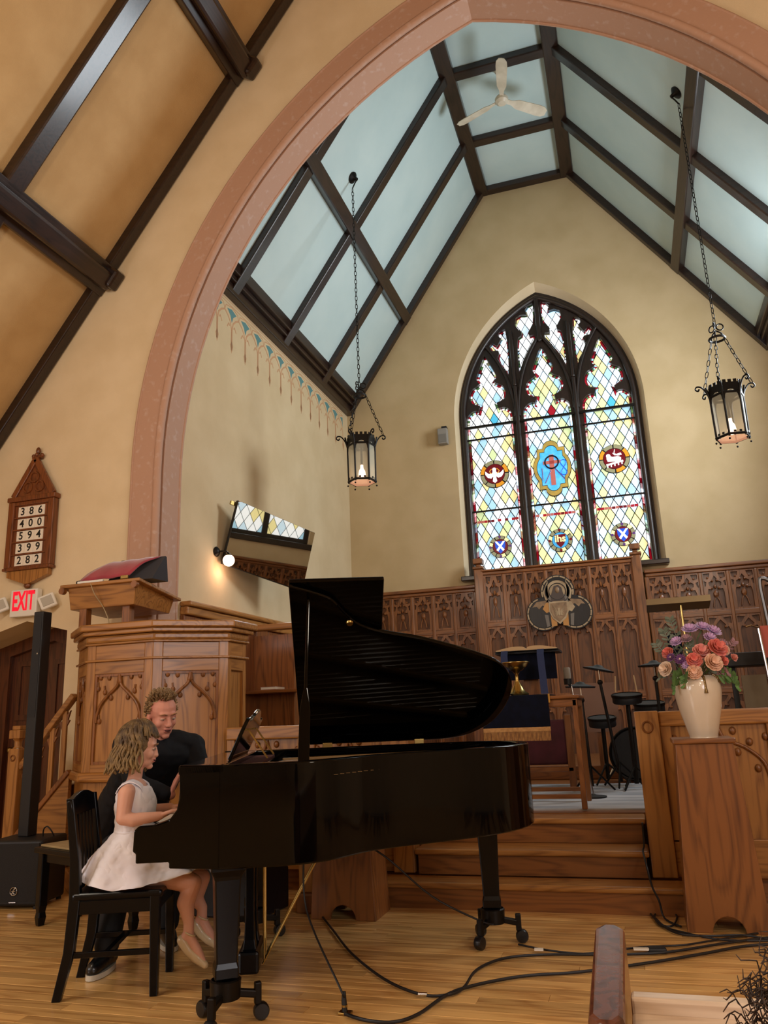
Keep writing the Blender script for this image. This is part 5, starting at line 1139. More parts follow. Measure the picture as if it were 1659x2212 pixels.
for i in range(5):
    y = -.10+.05*i; MB().loft([sqr(-.185, y, .50, .006, .009), sqr(-.19, y, .62, .006, .009), sqr(-.212, y, .82, .006, .009)]).build('slat', BW, gc)
MB().box(-.20, -.175, -.16, .16, .49, .525).build('lower_rail', BW, gc, bevel=.003)
# ------------------------------------------------------------------ man's bench
P0, P1 = PW(-1.47, 1.27, 0), PW(-.93, .77, 0); d = (P1-P0).normalized(); nrm2 = Vector((-d.y, d.x, 0)); c0 = (P0+P1)/2+nrm2*.18; bx_ = empty('piano_bench', c0, math.atan2(d.y, d.x)); L2 = (P1-P0).length/2
tag(bx_, 'black bench with a worn tan seat under the man', 'bench')
MB().box(-L2, L2, -.18, .18, .435, .47).build('seat_frame', BW, bx_, bevel=.008); MB().box(-L2+.03, L2-.03, -.15, .15, .47, .485).build('seat_pad', mat('tan_seat', '#8f7a58', .4, c2='#a8926a', nscale=4), bx_, bevel=.006)
MB().box(-L2+.05, L2-.05, -.14, .14, .38, .437).build('apron', BW, bx_)
for x in (-L2+.05, L2-.05):
    for y in (-.13, .13): MB().loft([sqr(x, y, 0, .02), sqr(x, y, .05, .027), sqr(x, y, .08, .022), sqr(x, y, .12, .028), sqr(x, y, .438, .028)]).build('leg', BW, bx_, bevel=.006)
# ------------------------------------------------------------------ column loudspeaker on its bass bin
sw = empty('bass_speaker', (-4.36, 5.0, 0), .18); tag(sw, 'black bass speaker box with a round badge on the floor by the pulpit', 'loudspeaker')
MB().box(-.21, .21, -.17, .19, .02, .45).build('cabinet', M['matteblack'], sw, bevel=.02, seg=3); MB().box(-.195, .195, -.176, -.168, .05, .43).build('grille', mat('speaker_grille', '#0f1013', .7, bump=.4, bscale=400), sw)
MB().tube([(.03+.026*math.cos(t), -.18, .12+.026*math.sin(t)) for t in [2*PI*i/20 for i in range(20)]], .004, 6, True).build('badge_ring', M['chrome'], sw, 60)
MB().ball((.034, -.18, .134), (.006, .004, .006), 8, 5).tube([(.030, -.18, .128), (.026, -.18, .112)], .004, 6).tube([(.028, -.18, .124), (.043, -.18, .120)], .0025, 6).tube([(.028, -.18, .124), (.016, -.18, .118)], .0025, 6).tube([(.026, -.18, .112), (.037, -.18, .106), (.034, -.18, .098)], .003, 6).tube([(.026, -.18, .112), (.015, -.18, .104)], .003, 6).build('badge_figure', M['chrome'], sw)
MB().box(.0, .05, -.18, -.176, .045, .052).build('name_plate', M['chrome'], sw)
for x in (-.18, .18):
    for y in (-.14, .16): MB().lathe([(.018, 0), (.018, .02)], 10, Matrix.Translation((x, y, 0))).build('foot', M['matteblack'], sw)
co = empty('column_speaker', (-4.41, 5.05, .45)); tag(co, 'tall slim black column speaker rising from the bass box', 'loudspeaker')
MB().box(-.045, .045, -.05, .05, 0, 1.66).build('column', M['matteblack'], co, bevel=.008); MB().box(-.036, .036, -.053, -.049, .85, 1.64).build('grille', mat('column_grille', '#121317', .7), co); MB().lathe([(.006, 0), (.006, .004)], 10, Matrix.Translation((.02, -.054, 1.33)) @ Matrix.Rotation(PI/2, 4, 'X')).build('screw', M['chrome'], co)
MB().tube(smooth_pts([(.16, -.02, 0), (.17, -.03, .05), (.20, -.03, .07), (.23, -.02, .04), (.24, 0, 0)], 4), .005, 6).build('cable_loop', M['matteblack'], co, 60)
ZRG = ZCH+.012                                     # top of the rug
# ------------------------------------------------------------------ drum kit
def cymbal(name, loc, r, tilt, label, zf, x2=0):
    o = empty(name, (loc[0], loc[1], zf)); h = loc[2]-zf; T = Matrix.Translation((0, 0, h)) @ Matrix.Rotation(tilt, 4, 'Y')
    MB().lathe([(.001, .035), (.03, .03), (.05, .012), (r*.6, .004), (r, -.01), (r-.006, -.022), (.001, -.012)], 28, T).build('pad', M['matteblack'], o, 40)
    MB().tube([(0, 0, h-.14), (0, 0, h-.01)], .007, 8).build('rod', M['chrome'], o); MB().tube([(x2, 0, .05), (0, 0, h-.13)], .014, 8).build('stand_tube', M['iron'], o); MB().ball((0, 0, h-.13), .026, 8, 6).build('clamp', M['iron'], o)
    for k in range(3): t = 2*PI*k/3+.4; MB().tube([(x2, 0, .22), (x2+.2*math.cos(t), .2*math.sin(t), .012)], .009, 6).build('leg', M['iron'], o)
    tag(o, label, 'cymbal', 'practice pads on stands'); return o
cymbal('cymbal_pad', (-.30, 7.75, 1.56), .145, .22, 'tilted black cymbal pad left in the drum kit', ZRG, .10); cymbal('cymbal_pad', (.20, 7.7, 1.57), .145, 0, 'level black cymbal pad beside the flowers', ZRG)
cymbal('cymbal_pad', (-.46, 7.35, 1.40), .135, .05, 'low black cymbal pad on the left edge of the drum kit', ZRG, .02)
def drum(loc, r, h, label, tilt=.15):
    o = empty('drum', (loc[0], loc[1], ZRG)); z = loc[2]-ZRG; T = Matrix.Translation((0, 0, z)) @ Matrix.Rotation(tilt, 4, 'X')
    MB().lathe([(r*.95, -h), (r, -h+.01), (r, 0), (r*.97, .006), (.001, .004)], 26, T).build('shell', M['matteblack'], o, 40); MB().lathe([(r+.006, -.015), (r+.008, .008), (r-.004, .012)], 26, T, False).build('hoop', M['iron'], o, 40)
    MB().tube([(0, .0, 0.05), (0, 0, z-h*.9)], .02, 8).build('post', M['iron'], o)
    for k in range(3): t = 2*PI*k/3; MB().tube([(0, 0, .2), (.2*math.cos(t), .2*math.sin(t), .012)], .010, 6).build('leg', M['iron'], o)
    tag(o, label, 'drum', 'drum kit'); return o
drum((-.07, 7.55, 1.30), .13, .07, 'black snare pad in the middle of the drum kit'); drum((.12, 8.0, 1.22), .14, .09, 'black tom pad partly behind the rail post'); drum((-.33, 8.05, 1.10), .13, .08, 'lowest black tom pad at the left of the drum kit')
kd = empty('bass_drum', (-.05, 8.45, ZCH)); MB().lathe([(.23, -.14), (.25, -.12), (.25, .12), (.23, .14), (.001, .135)], 30, Matrix.Translation((0, 0, .27)) @ Matrix.Rotation(PI/2, 4, 'X')).build('shell', M['matteblack'], kd, 40)
for s in (1, -1): MB().tube([(s*.2, -.1, .2), (s*.3, -.2, .012)], .01, 6).build('spur', M['chrome'], kd)
MB().tube([(.25*math.cos(2*PI*i/30), -.13, .27+.25*math.sin(2*PI*i/30)) for i in range(30)], .012, 6, True).build('hoop', M['iron'], kd, 60); tag(kd, 'black bass drum on the platform floor', 'drum', 'drum kit')
for i, (x, y) in enumerate(((-.15, 7.42), (.01, 7.46))):
    dk = MB().tube([(x-.012*(1-2*i), y, 1.325), (x, y+.01, 1.47)], [.007, .006], 8).build('drumstick', M['page']); tag(dk, ('pale drumstick standing up on the left of the snare pad', 'pale drumstick standing up on the right of the snare pad')[i], 'drumstick', 'drumsticks')
mk = empty('microphone_stand', (-.42, 6.95, ZRG)); 
MB().tube([(0, 0, .02), (-.06, 0, .62)], .010, 8).build('lower_tube', M['chrome'], mk); MB().tube([(-.06, 0, .60), (-.09, 0, .92)], .007, 8).build('upper_tube', M['chrome'], mk); MB().lathe([(.11, 0), (.11, .012), (.03, .022), (.012, .03)], 20).build('round_base', M['matteblack'], mk, 40)
MB().lathe([(.028, 0), (.030, .02), (.030, .09), (.024, .10)], 16, Matrix.Translation((-.115, 0, .96))).build('microphone', mat('foam_grey', '#8e877c', .8), mk, 50); MB().lathe([(.032, -.05), (.034, 0)], 14, Matrix.Translation((-.115, 0, .965))).tube([(-.09, 0, .90), (-.115, 0, .93)], .012, 8).build('mic_mount', M['matteblack'], mk, 50); tag(mk, 'chrome microphone stand with a grey foam microphone', 'microphone stand')
# paper board behind the stand
pp = MB().box(-.62, -.18, 8.66, 8.68, .95, 1.45).build('paper_board', mat('brownish_board', '#7d5b48', .6)); tag(pp, 'pinkish brown board standing behind the microphone stand', 'board')
MB().box(-.42, -.38, 8.68, 8.74, ZCH+.0, 1.0).build('easel_leg', M['oakd'], pp)
# music stands at the right
st = empty('music_stand', (.44, 6.7, ZCH+.012)); tag(st, 'brass coloured music stand desk seen edge-on above the flowers', 'music stand')
T = Matrix.Translation((-.02, 0, 1.50)) @ Matrix.Rotation(math.radians(-12), 4, 'X'); MB().box(-.245, .245, -.05, .16, 0, .012, T).build('desk', mat('pewter_desk', '#6f6450', .35, .5), st, bevel=.004); MB().box(-.245, .245, -.055, -.045, -.005, .045, T).build('lip', mat('pewter_lip', '#8a7a5c', .35, .5), st)
MB().tube([(0, .03, .02), (0, .03, 1.5)], .010, 10).build('pole', M['brass'], st); MB().lathe([(.14, 0), (.13, .014), (.02, .03)], 20).build('base', M['matteblack'], st, 40)
tg = empty('tangled_glasses', (.43, 6.72, ZCH+1.545)); MB().tube(smooth_pts([(-.06, 0, .01), (-.02, .01, .03), (.03, 0, .02), (.07, .01, .012)], 4), .006, 6).ball((-.02, 0, .015), (.03, .015, .012), 8, 5).ball((.035, 0, .015), (.03, .015, .012), 8, 5).build('frame', M['matteblack'], tg); tag(tg, 'dark folded glasses lying on the music stand desk', 'glasses')
nv = empty('navy_stand_cover', (.36, 6.9, ZCH)); MB().box(-.05, .06, 0, .02, 1.12, 1.30).build('cover', M['navy'], nv); MB().box(-.01, .01, .004, .016, 0, 1.12).build('pole', M['iron'], nv); tag(nv, 'small navy cloth cover at the left of the bouquet', 'cloth')
rs_ = empty('music_stand', (1.04, 6.4, ZCH)); tag(rs_, 'chrome music stand holding a red folder at the right edge', 'music stand')
MB().tube([(-.10, 0, 1.255), (-.085, 0, .95), (-.05, 0, .02)], .010, 8).build('pole', M['chrome'], rs_); MB().tube([(-.19, -.02, 1.27), (-.15, -.01, 1.28), (-.10, 0, 1.262)], .008, 6).build('clip_arm', M['chrome'], rs_); MB().lathe([(.12, 0), (.11, .014), (.02, .03)], 18, Matrix.Translation((-.05, 0, 0))).build('base', M['matteblack'], rs_, 40)
rf_ = MB().box(.955, 1.22, 6.42, 6.44, ZCH+1.04, ZCH+1.275).build('red_folder', mat('coral_folder', '#b5523f', .6)); tag(rf_, 'coral red music folder propped on the chrome stand', 'folder')
cp = empty('chrome_boom', (1.06, 6.5, ZCH)); MB().tube(smooth_pts([(.03, 0, 0), (-.03, 0, 1.25), (-.045, 0, 1.60), (-.02, 0, 1.64), (.02, 0, 1.62)], 5), .014, 10).build('tube', mat('dull_chrome', '#7d7f84', .35, 1), cp, 60); tag(cp, 'tall bent chrome tube cut by the right picture edge', 'pipe')
kb = empty('keyboard_stand', (.98, 6.95, ZCH)); MB().box(-.26, .5, -.12, .16, 1.0, 1.11).build('keyboard', M['matteblack'], kb, bevel=.01); MB().box(-.16, .02, -.14, -.12, .68, .93).build('paper_sheet', mat('tan_sheet', '#6f6048', .7), kb)
for s in (-.2, .4): MB().box(s-.02, s+.02, -.02, .02, 0, 1.0).build('stand_leg', M['matteblack'], kb)
tag(kb, 'black electronic keyboard on a stand behind the flowers', 'keyboard')
# ------------------------------------------------------------------ cables, floor box
M['cable'] = mat('black_cable', '#0d0c10', .5)
def cable(pts, r, label, z=.006):
    P = [at(px, py, 2, z+r) if not isinstance(px, Vector) else px for px, py in pts]
    o = MB().tube(smooth_pts(P, 6), r, 6).build('cable', M['cable'], None, 60); tag(o, label, 'cable', 'cables on the floor'); return o
cable([(745, 2190), (790, 2204), (850, 2208), (905, 2190), (985, 2140), (1120, 2110), (1250, 2100), (1400, 2080), (1520, 2060), (1600, 2045), (1659, 2040)], .007, 'thick black cable running from the floor connector to the right')
cable([(690, 1972), (720, 2010), (760, 2060), (830, 2115), (905, 2147), (960, 2150), (1000, 2135), (1030, 2095), (1090, 2070), (1180, 2062), (1300, 2062), (1430, 2058), (1550, 2040), (1659, 2025)], .0065, 'black cable looping from behind the piano across the floor')
cable([(1120, 2040), (1180, 2052), (1260, 2060), (1330, 2052), (1400, 2045), (1470, 2042), (1520, 2035), (1659, 2012)], .005, 'thin black cable with white tape labels near the pew end')
cable([(1395, 1960), (1420, 1990), (1460, 2015), (1520, 2022), (1600, 2020), (1659, 2028)], .006, 'black cable curving from the steps to the right corner')
cable([(1418, 1985), (1435, 2000), (1455, 1998), (1462, 1978), (1440, 1972), (1415, 1975), (1425, 1998), (1480, 2015), (1560, 2030), (1659, 2032)], .0055, 'black cable with a small loop at the foot of the flower stand')
def cable3(P, r, label): o = MB().tube(smooth_pts(P, 6), r, 6).build('cable', M['cable'], None, 60); tag(o, label, 'cable', 'cables on the floor')
cable3([Vector((-.045, 5.40, .50)), Vector((-.05, 5.42, .37)), Vector((-.06, 5.40, .335)), Vector((-.05, 5.19, .31)), Vector((-.03, 5.185, .18)), Vector((.0, 5.19, .10)), Vector((.02, 5.17, .012)), Vector((.1, 5.0, .012))], .006, 'black cable hanging down the right end of the steps')
cable3([PW(.55, .2, .60), PW(.75, .1, .50), PW(1.0, .15, .28), PW(1.25, .2, .14), PW(1.33, .22, .11)], .005, 'black cable hanging under the piano to its rear leg')
cable3([PW(.35, -.30, .61), PW(.36, -.32, .35), at(735, 2135, 2, .10), at(742, 2150, 2, .06)], .0045, 'thin cable dropping from the piano to the floor connector')
fb_ = at(745, 2192, 2, 0); fx = empty('cable_connector', fb_); MB().box(-.025, .03, -.02, .02, 0, .014).build('plate', M['brass'], fx, bevel=.004); MB().tube([(0, 0, .012), (-.004, .004, .05), (-.006, .01, .085)], [.012, .011, .008], 10).build('plug', M['matteblack'], fx, 50); MB().lathe([(.0125, .03), (.0125, .038)], 10).build('gold_ring', M['brass'], fx); tag(fx, 'black plug with gold rings standing on the floor', 'connector')
for px, py, w, lb in ((1164, 2050, .045, 'small white tape flag on the thin cable'), (1385, 2049, .075, 'larger white tape label near the pew end')):
    t = at(px, py, 2, .022); o = MB().box(-w/2, w/2, -.012, .014, -.006, .002).build('tape_label', M['card']); o.location = t; o.rotation_euler = (0, 0, .1); tag(o, lb, 'tape', 'cable labels')
ad = MB().box(-.045, .045, -.03, .03, 0, .026).build('power_adapter', M['matteblack'], None, bevel=.008); ad.location = at(1420, 2058, 2, .0); ad.rotation_euler = (0, 0, .15); tag(ad, 'small black adapter lying beside the white tape label', 'adapter')
cy = at(913, 2148, 2, .016); o = MB().tube([cy-Vector((.02, 0, 0)), cy+Vector((.02, .002, 0))], .009, 8).build('cable_joiner', M['chrome']); tag(o, 'small silver joiner on the looping cable', 'connector')
# ------------------------------------------------------------------ front pew in the foreground
pw_ = empty('front_pew', (-.1, 1.75, 0)); M['pew'] = wood('pew_dark', '#3a1c12', '#6d3d2a', 2, 1.2, .25, .05, .4); M['pewl'] = wood('pew_pale_rail', '#b39478', '#dcc4aa', 0, 1.5, .3, .05, .3)
th_ = .062; oc = [(-th_/2, -.20), (-th_/2+.016, -.225), (th_/2-.016, -.225), (th_/2, -.20), (th_/2, .17), (th_/2-.016, .20), (-th_/2+.016, .20), (-th_/2, .17)]
rings = [[(x-.01, y, 0) for x, y in oc], [(x-.01, y, .60) for x, y in oc], [(x-.01, y*1.0, .70+.05*(y > 0)) for x, y in oc]]
MB().loft(rings).build('pew_end', M['pew'], pw_, bevel=.01)
MB().box(.03, 3.2, -.10, -.06, .35, .70).build('front_board', M['pewl'], pw_, bevel=.006); MB().box(.03, 3.2, -.22, -.03, .655, .675).build('book_ledge', M['pewl'], pw_, bevel=.006); MB().box(.03, 3.2, -.12, -.05, 0, .35).build('lower_board', M['pew'], pw_)
tag(pw_, 'dark wooden pew end with a pale ledge in the foreground', 'pew')
# ------------------------------------------------------------------ people
def capsule(mb, a, b, ra, rb, n=14, k=4):
    """tapered limb with round ends"""
    a, b = Vector(a), Vector(b); d = (b-a); L_ = d.length; d = d/L_ if L_ > 1e-6 else Vector((0, 0, 1)); pts = []; rad = []
    for i in range(k): t = PI/2*(1-i/k); pts.append(a-d*ra*math.sin(t)); rad.append(max(.001, ra*math.cos(t)))
    pts.append(a); rad.append(ra); pts.append(b); rad.append(rb)
    for i in range(1, k+1): t = PI/2*i/k; pts.append(b+d*rb*math.sin(t)); rad.append(max(.001, rb*math.cos(t)))
    mb.tube(pts, rad, n)
def limb(mb, pts):
    for (p, r), (q, s) in zip(pts, pts[1:]): capsule(mb, p, q, r, s)
def organic(mb, name, m, parent, vox, it=4, fac=.5):
    o = mb.build(name, m, parent); r = o.modifiers.new('remesh', 'REMESH'); r.mode = 'VOXEL'; r.voxel_size = vox; r.use_smooth_shade = True
    s = o.modifiers.new('smooth', 'SMOOTH'); s.factor = fac; s.iterations = it; return o
def ell(mb, T, c, r, n=14, m=10):
    q = MB().ball((0, 0, 0), 1, n, m); mb.add(q.v, q.f, T @ Matrix.Translation(c) @ Matrix.Diagonal((r[0], r[1], r[2], 1)))
def head_shape(mb, T, child=False):
    ell(mb, T, (-.012, 0, .035), (.097, .076, .086)); ell(mb, T, (.024, 0, -.02), (.064, .062, .085)); ell(mb, T, (.036, 0, -.070), (.046, .046, .036) if not child else (.045, .048, .034))
    ell(mb, T, (.066, 0, -.094), (.02, .022, .017)); ell(mb, T, (.066 if child else .070, 0, .028), (.02, .05, .018 if child else .016))
    for s in (1, -1):
        ell(mb, T, (.052, s*.038, -.026), (.030, .026, .03) if child else (.026, .022, .024)); ell(mb, T, (-.006, s*.077, -.008), (.018, .008, .03)); ell(mb, T, (.094, s*.011, -.031), (.011, .009, .008))
    for i in range(6):
        t = i/5; k_ = .55 if child else 1; ell(mb, T, (.082+.024*t*k_, 0, .010*k_-.036*t), (.012, .009+.003*t*k_, .012), 10, 8)
    ell(mb, T, (.083, 0, -.052), (.012, .024, .006)); ell(mb, T, (.080, 0, -.066), (.012, .021, .007))
def face_bits(par, T, eye, lip, iris, open_eye=.6, mouth=.3):
    for s in (1, -1):
        mb = MB(); ell(mb, T, (.076, s*.031, .003), (.011, .014, .0085*open_eye+.001)); mb.build('eye', M['eye_white'], par, 180)
        mb = MB(); ell(mb, T, (.0845, s*.031, .0005), (.0045, .006, .006*open_eye)); mb.build('iris', iris, par, 180)
        mb = MB(); mb.tube([T @ Vector((.083, s*.016, .008)), T @ Vector((.088, s*.030, .0085*open_eye+.004)), T @ Vector((.078, s*.046, .002))], .0022, 6); mb.build('eyelid', eye, par, 180)
        mb = MB(); mb.tube([T @ Vector((.089, s*.012, .026)), T @ Vector((.091, s*.030, .033)), T @ Vector((.077, s*.050, .026))], [.003, .0035, .002], 6); mb.build('eyebrow', eye, par, 180)
    mb = MB(); ell(mb, T, (.085, 0, -.0525), (.012, .025, .0045)); mb.build('upper_lip', lip, par, 180)
    mb = MB(); ell(mb, T, (.082, 0, -.0655), (.012, .021, .0055)); mb.build('lower_lip', lip, par, 180)
    mb = MB(); ell(mb, T, (.088, 0, -.0585), (.009, .018, .003+.006*mouth)); mb.build('mouth', M['mouthdark'], par, 180)
def hand(mb, wrist, d, up, k, curl=.5, side=1):
    """palm and five bent fingers; d: pointing direction, up: back of hand, side: +1 thumb to the left of d"""
    wrist, d, up = Vector(wrist), Vector(d).normalized(), Vector(up).normalized(); s = up.cross(d).normalized()*side; up = d.cross(up.cross(d)).normalized() if False else (up-d*up.dot(d)).normalized()
    for j in (-1.2, -.4, .4, 1.2): capsule(mb, wrist+s*(.008*j*k), wrist+d*(.075*k)+s*(.017*j*k), .013*k, .011*k, 10, 3)
    for j, L_ in ((1.55, .070), (.55, .080), (-.5, .074), (-1.5, .058)):
        p = wrist+d*(.078*k)+s*(.0145*j*k); dd_ = d.copy(); seg_ = (L_*.45*k, L_*.32*k, L_*.25*k); ang = 0
        for i, sl_ in enumerate(seg_):
            ang += curl*(.55 if i == 0 else .7); dd_ = d*math.cos(ang)-up*math.sin(ang); q = p+dd_*sl_; capsule(mb, p, q, (.0085-.0008*i)*k, (.008-.0008*i)*k, 8, 3); p = q
    p = wrist+d*(.02*k)+s*(.018*k)-up*(.004*k); q = p+(d*.7+s*.75-up*.2).normalized()*(.042*k); r = q+(d*.95+s*.2-up*.25).normalized()*(.034*k); limb(mb, [(p, .013*k), (q, .0095*k), (r, .0075*k)])
M['skin_g'] = mat('skin_girl', '#dba68e', .5, c2='#d39a82', nscale=8, spec=.35); M['skin_m'] = mat('skin_man', '#cf8f7a', .5, c2='#c27f6b', nscale=10, spec=.35)
for k_ in ('skin_g', 'skin_m'):
    b = M[k_].node_tree.nodes['Principled BSDF']; b.inputs['Subsurface Weight'].default_value = .12; b.inputs['Subsurface Radius'].default_value = (.02, .008, .005)
M['eye_white'] = mat('eye_white', '#d9cfc6', .3); M['iris'] = mat('eye_iris', '#3a2a20', .2); M['mouthdark'] = mat('mouth_inside', '#4a1f1c', .6); M['lip_g'] = mat('lip_girl', '#c0736a', .45); M['lip_m'] = mat('lip_man', '#b06a60', .5)
M['brow_g'] = mat('brow_girl', '#8a6240', .7); M['brow_m'] = mat('brow_man', '#a07048', .7)
M['hair_g'] = mat('hair_girl', '#43301d', .5, c2='#94774a', nscale=26, bump=.5, bscale=160, lo=.3, hi=.7); M['hair_m'] = mat('hair_man', '#6e5234', .55, c2='#9a7c54', nscale=20, bump=.4, bscale=160)
M['dress'] = mat('white_cotton', '#f2eff4', .8, c2='#e9e4ee', nscale=6, bump=.35, bscale=14, sheen=.2); M['navyshirt'] = mat('black_shirt', '#07080d', .75, c2='#0c0d13', nscale=5, bump=.4, bscale=9, spec=.25); M['trouser'] = mat('dark_trousers', '#05060a', .8, c2='#0a0b10', nscale=6)
M['satin'] = mat('pale_gold_shoe', '#cdb690', .3, coat=.3); M['sole'] = mat('white_sole', '#cfc8b8', .6); M['sneaker'] = mat('black_sneaker', '#0b0d10', .3, coat=.2)
nt_ = M['hair_g'].node_tree; rmp = [n for n in nt_.nodes if n.type == 'VALTORGB'][0]; tcn = [n for n in nt_.nodes if n.type == 'TEX_COORD'][0]; sp_ = nt_.nodes.new('ShaderNodeSeparateXYZ'); mrr = nt_.nodes.new('ShaderNodeMapRange'); mrr.inputs['From Min'].default_value = 1.20; mrr.inputs['From Max'].default_value = 1.0; add_ = nt_.nodes.new('ShaderNodeMath'); add_.operation = 'MULTIPLY_ADD'; add_.inputs[1].default_value = .28
nzn = rmp.inputs[0].links[0].from_socket; nt_.links.new(tcn.outputs['Object'], sp_.inputs[0]); nt_.links.new(sp_.outputs['Z'], mrr.inputs[0]); nt_.links.new(mrr.outputs[0], add_.inputs[0]); nt_.links.new(nzn, add_.inputs[2]); nt_.links.new(add_.outputs[0], rmp.inputs[0]); rmp.color_ramp.elements[0].position = .42; rmp.color_ramp.elements[1].position = .86
rp = random.Random(21)
def strand(mb, pts, r0, r1, n=5): 
    P = smooth_pts(pts, 3); k = len(P); mb.tube(P, [r0+(r1-r0)*(i/(k-1))**1.6 if i > 0 else r0*.6 for i in range(k)], n)
# ---- girl
gr = empty('person', PW(-.56, -.02, 0), PTH); tag(gr, 'girl in a white sleeveless dress playing the piano', 'person')
mb = MB(); TH = Matrix.Translation((.058, .005, 1.098)) @ Matrix.Rotation(math.radians(8), 4, 'Z') @ Matrix.Rotation(math.radians(8), 4, 'Y') @ Matrix.Scale(.90, 4)
head_shape(mb, TH, True); limb(mb, [((.025, 0, .90), .045), ((.035, 0, .95), .036), ((.045, 0, 1.02), .036)])
for z, rx, ry in ((.53, .105, .125), (.60, .09, .11), (.68, .075, .095), (.76, .078, .10), (.83, .08, .11), (.885, .065, .115)): ell(mb, Matrix(), (.035, 0, z), (rx, ry, .07))
limb(mb, [((.03, -.10, .895), .038), ((.028, -.125, .885), .042), ((.022, -.148, .775), .033)]); limb(mb, [((.022, -.148, .775), .033), ((.07, -.145, .765), .033), ((.195, -.115, .775), .021)]); hand(mb, (.195, -.115, .777), (.9, .15, .28), (-.25, 0, 1), .82, .55, 1)
limb(mb, [((.03, .10, .895), .038), ((.03, .125, .885), .042), ((.04, .165, .775), .033)]); limb(mb, [((.04, .165, .775), .033), ((.09, .16, .775), .031), ((.195, .125, .79), .021)]); hand(mb, (.195, .125, .79), (.95, -.1, .12), (-.15, 0, 1), .82, .6, -1)
for y, kx, kz, ax_, az, tx, tz in ((-.062, .365, .452, .338, .225, .415, .09), (.075, .385, .448, .378, .262, .445, .14)):
    limb(mb, [((.03, y*.9, .53), .075), ((.2, y, .495), .058), ((kx-.02, y, kz), .047)]); limb(mb, [((kx-.012, y, kz-.002), .044), ((kx-.045, y, kz-.09), .043), ((ax_, y, az+.05), .026), ((ax_, y, az), .026)])
    limb(mb, [((ax_-.005, y, az), .024), ((ax_-.02, y, az-.02), .022)]); limb(mb, [((ax_, y, az-.008), .024), ((ax_+(tx-ax_)*.55, y, az+(tz-az)*.55), .023), ((tx, y, tz), .015)])
organic(mb, 'body', M['skin_g'], gr, .0042, 3)
face_bits(gr, TH, M['brow_g'], M['lip_g'], M['iris'], .55, .5)
for y, ax_, az, tx, tz in ((-.062, .338, .225, .415, .09), (.075, .378, .262, .445, .14)):
    mb = MB(); A0, A1 = Vector((ax_-.03, y, az-.028)), Vector((tx+.004, y, tz-.006)); dd_ = (A1-A0); nn_ = Vector((-dd_.z, 0, dd_.x)).normalized()
    if nn_.z > 0: nn_ = -nn_
    limb(mb, [(A0, .026), (A0+dd_*.35+nn_*.010, .024), (A0+dd_*.7+nn_*.004, .026), (A1, .018)]); sh = organic(mb, 'shoe', M['satin'], gr, .0045, 4)
    c = Vector((ax_+.006, y, az+.002)); MB().tube([c+Vector((.026*math.cos(t)*.9, .028*math.sin(t), -.012*math.cos(t))) for t in [2*PI*i/16 for i in range(16)]], .0045, 6, True).build('ankle_strap', M['satin'], sh, 60)
# dress
NS = 40; rings = []
for z, cx, rx, ry in ((.925, .035, .058, .078), (.905, .038, .078, .100), (.87, .042, .090, .118), (.82, .046, .098, .122), (.77, .046, .094, .114), (.72, .042, .086, .106), (.695, .040, .086, .106)): rings.append([(cx+rx*math.cos(t), ry*math.sin(t), z+(.012*abs(math.sin(t))**3 if z > .9 else 0)-(.022 if z > .92 and math.cos(t) > .2 else 0)*math.cos(t)) for t in [2*PI*i/NS for i in range(NS)]])
def hem(t):
    c, s = math.cos(t), math.sin(t)
    if c >= 0: x = .02+.385*(c**.85); y = s*.205*(1-.22*c*c); z = .455+.062*c**1.1
    else: x = .02+.235*c; y = s*.205; z = .455+.045*(-c)**1.2
    return Vector((x, y, z))
w0 = rings[-1]
for j in range(1, 13):
    q = j/12; rg_ = []
    for i in range(NS):
        t = 2*PI*i/NS; W_ = Vector(w0[i]); H_ = hem(t); c = max(0, math.cos(t)); p = W_.lerp(H_, q)
        zc = W_.z+(H_.z-W_.z)*(1-(1-q)**(1+.45*c)); xy = q**(.85+.25*c); p = Vector((W_.x+(H_.x-W_.x)*xy, W_.y+(H_.y-W_.y)*(q**.75), zc))
        fold = .016*q*math.sin(t*9+1.2)+.010*q*math.sin(t*17+.4)+.005*q*math.sin(t*29); n_ = Vector((math.cos(t), math.sin(t), .2)); rg_.append(p+n_*fold)
    rings.append(rg_)
dr_o = MB().loft(rings, False).build('dress', M['dress'], gr, 180); s_ = dr_o.modifiers.new('s', 'SOLIDIFY'); s_.thickness = .004; s_.offset = 1; u = dr_o.modifiers.new('d', 'SUBSURF'); u.levels = u.render_levels = 2; cr = dr_o.modifiers.new('creases', 'DISPLACE'); ct_ = bpy.data.textures.new('creases', 'CLOUDS'); ct_.noise_scale = .055; ct_.noise_depth = 3; cr.texture = ct_; cr.strength = .022; cr.mid_level = .5
for s in (1, -1):
    P = smooth_pts([(.098, s*.062, .895), (.085, s*.072, .925), (.04, s*.078, .948), (-.01, s*.076, .93), (-.035, s*.066, .895)], 4)
    MB().loft([[p+Vector((0, s*-.020, .002)), p+Vector((0, s*.024, -.006)), p+Vector((0, s*.024, -.012)), p+Vector((0, s*-.020, -.006))] for p in P]).build('strap', M['dress'], dr_o, 60)
MB().tube([(.040+.089*math.cos(t), .109*math.sin(t), .700) for t in [2*PI*i/32 for i in range(32)]], .006, 6, True).build('waist_seam', M['dress'], dr_o, 60)
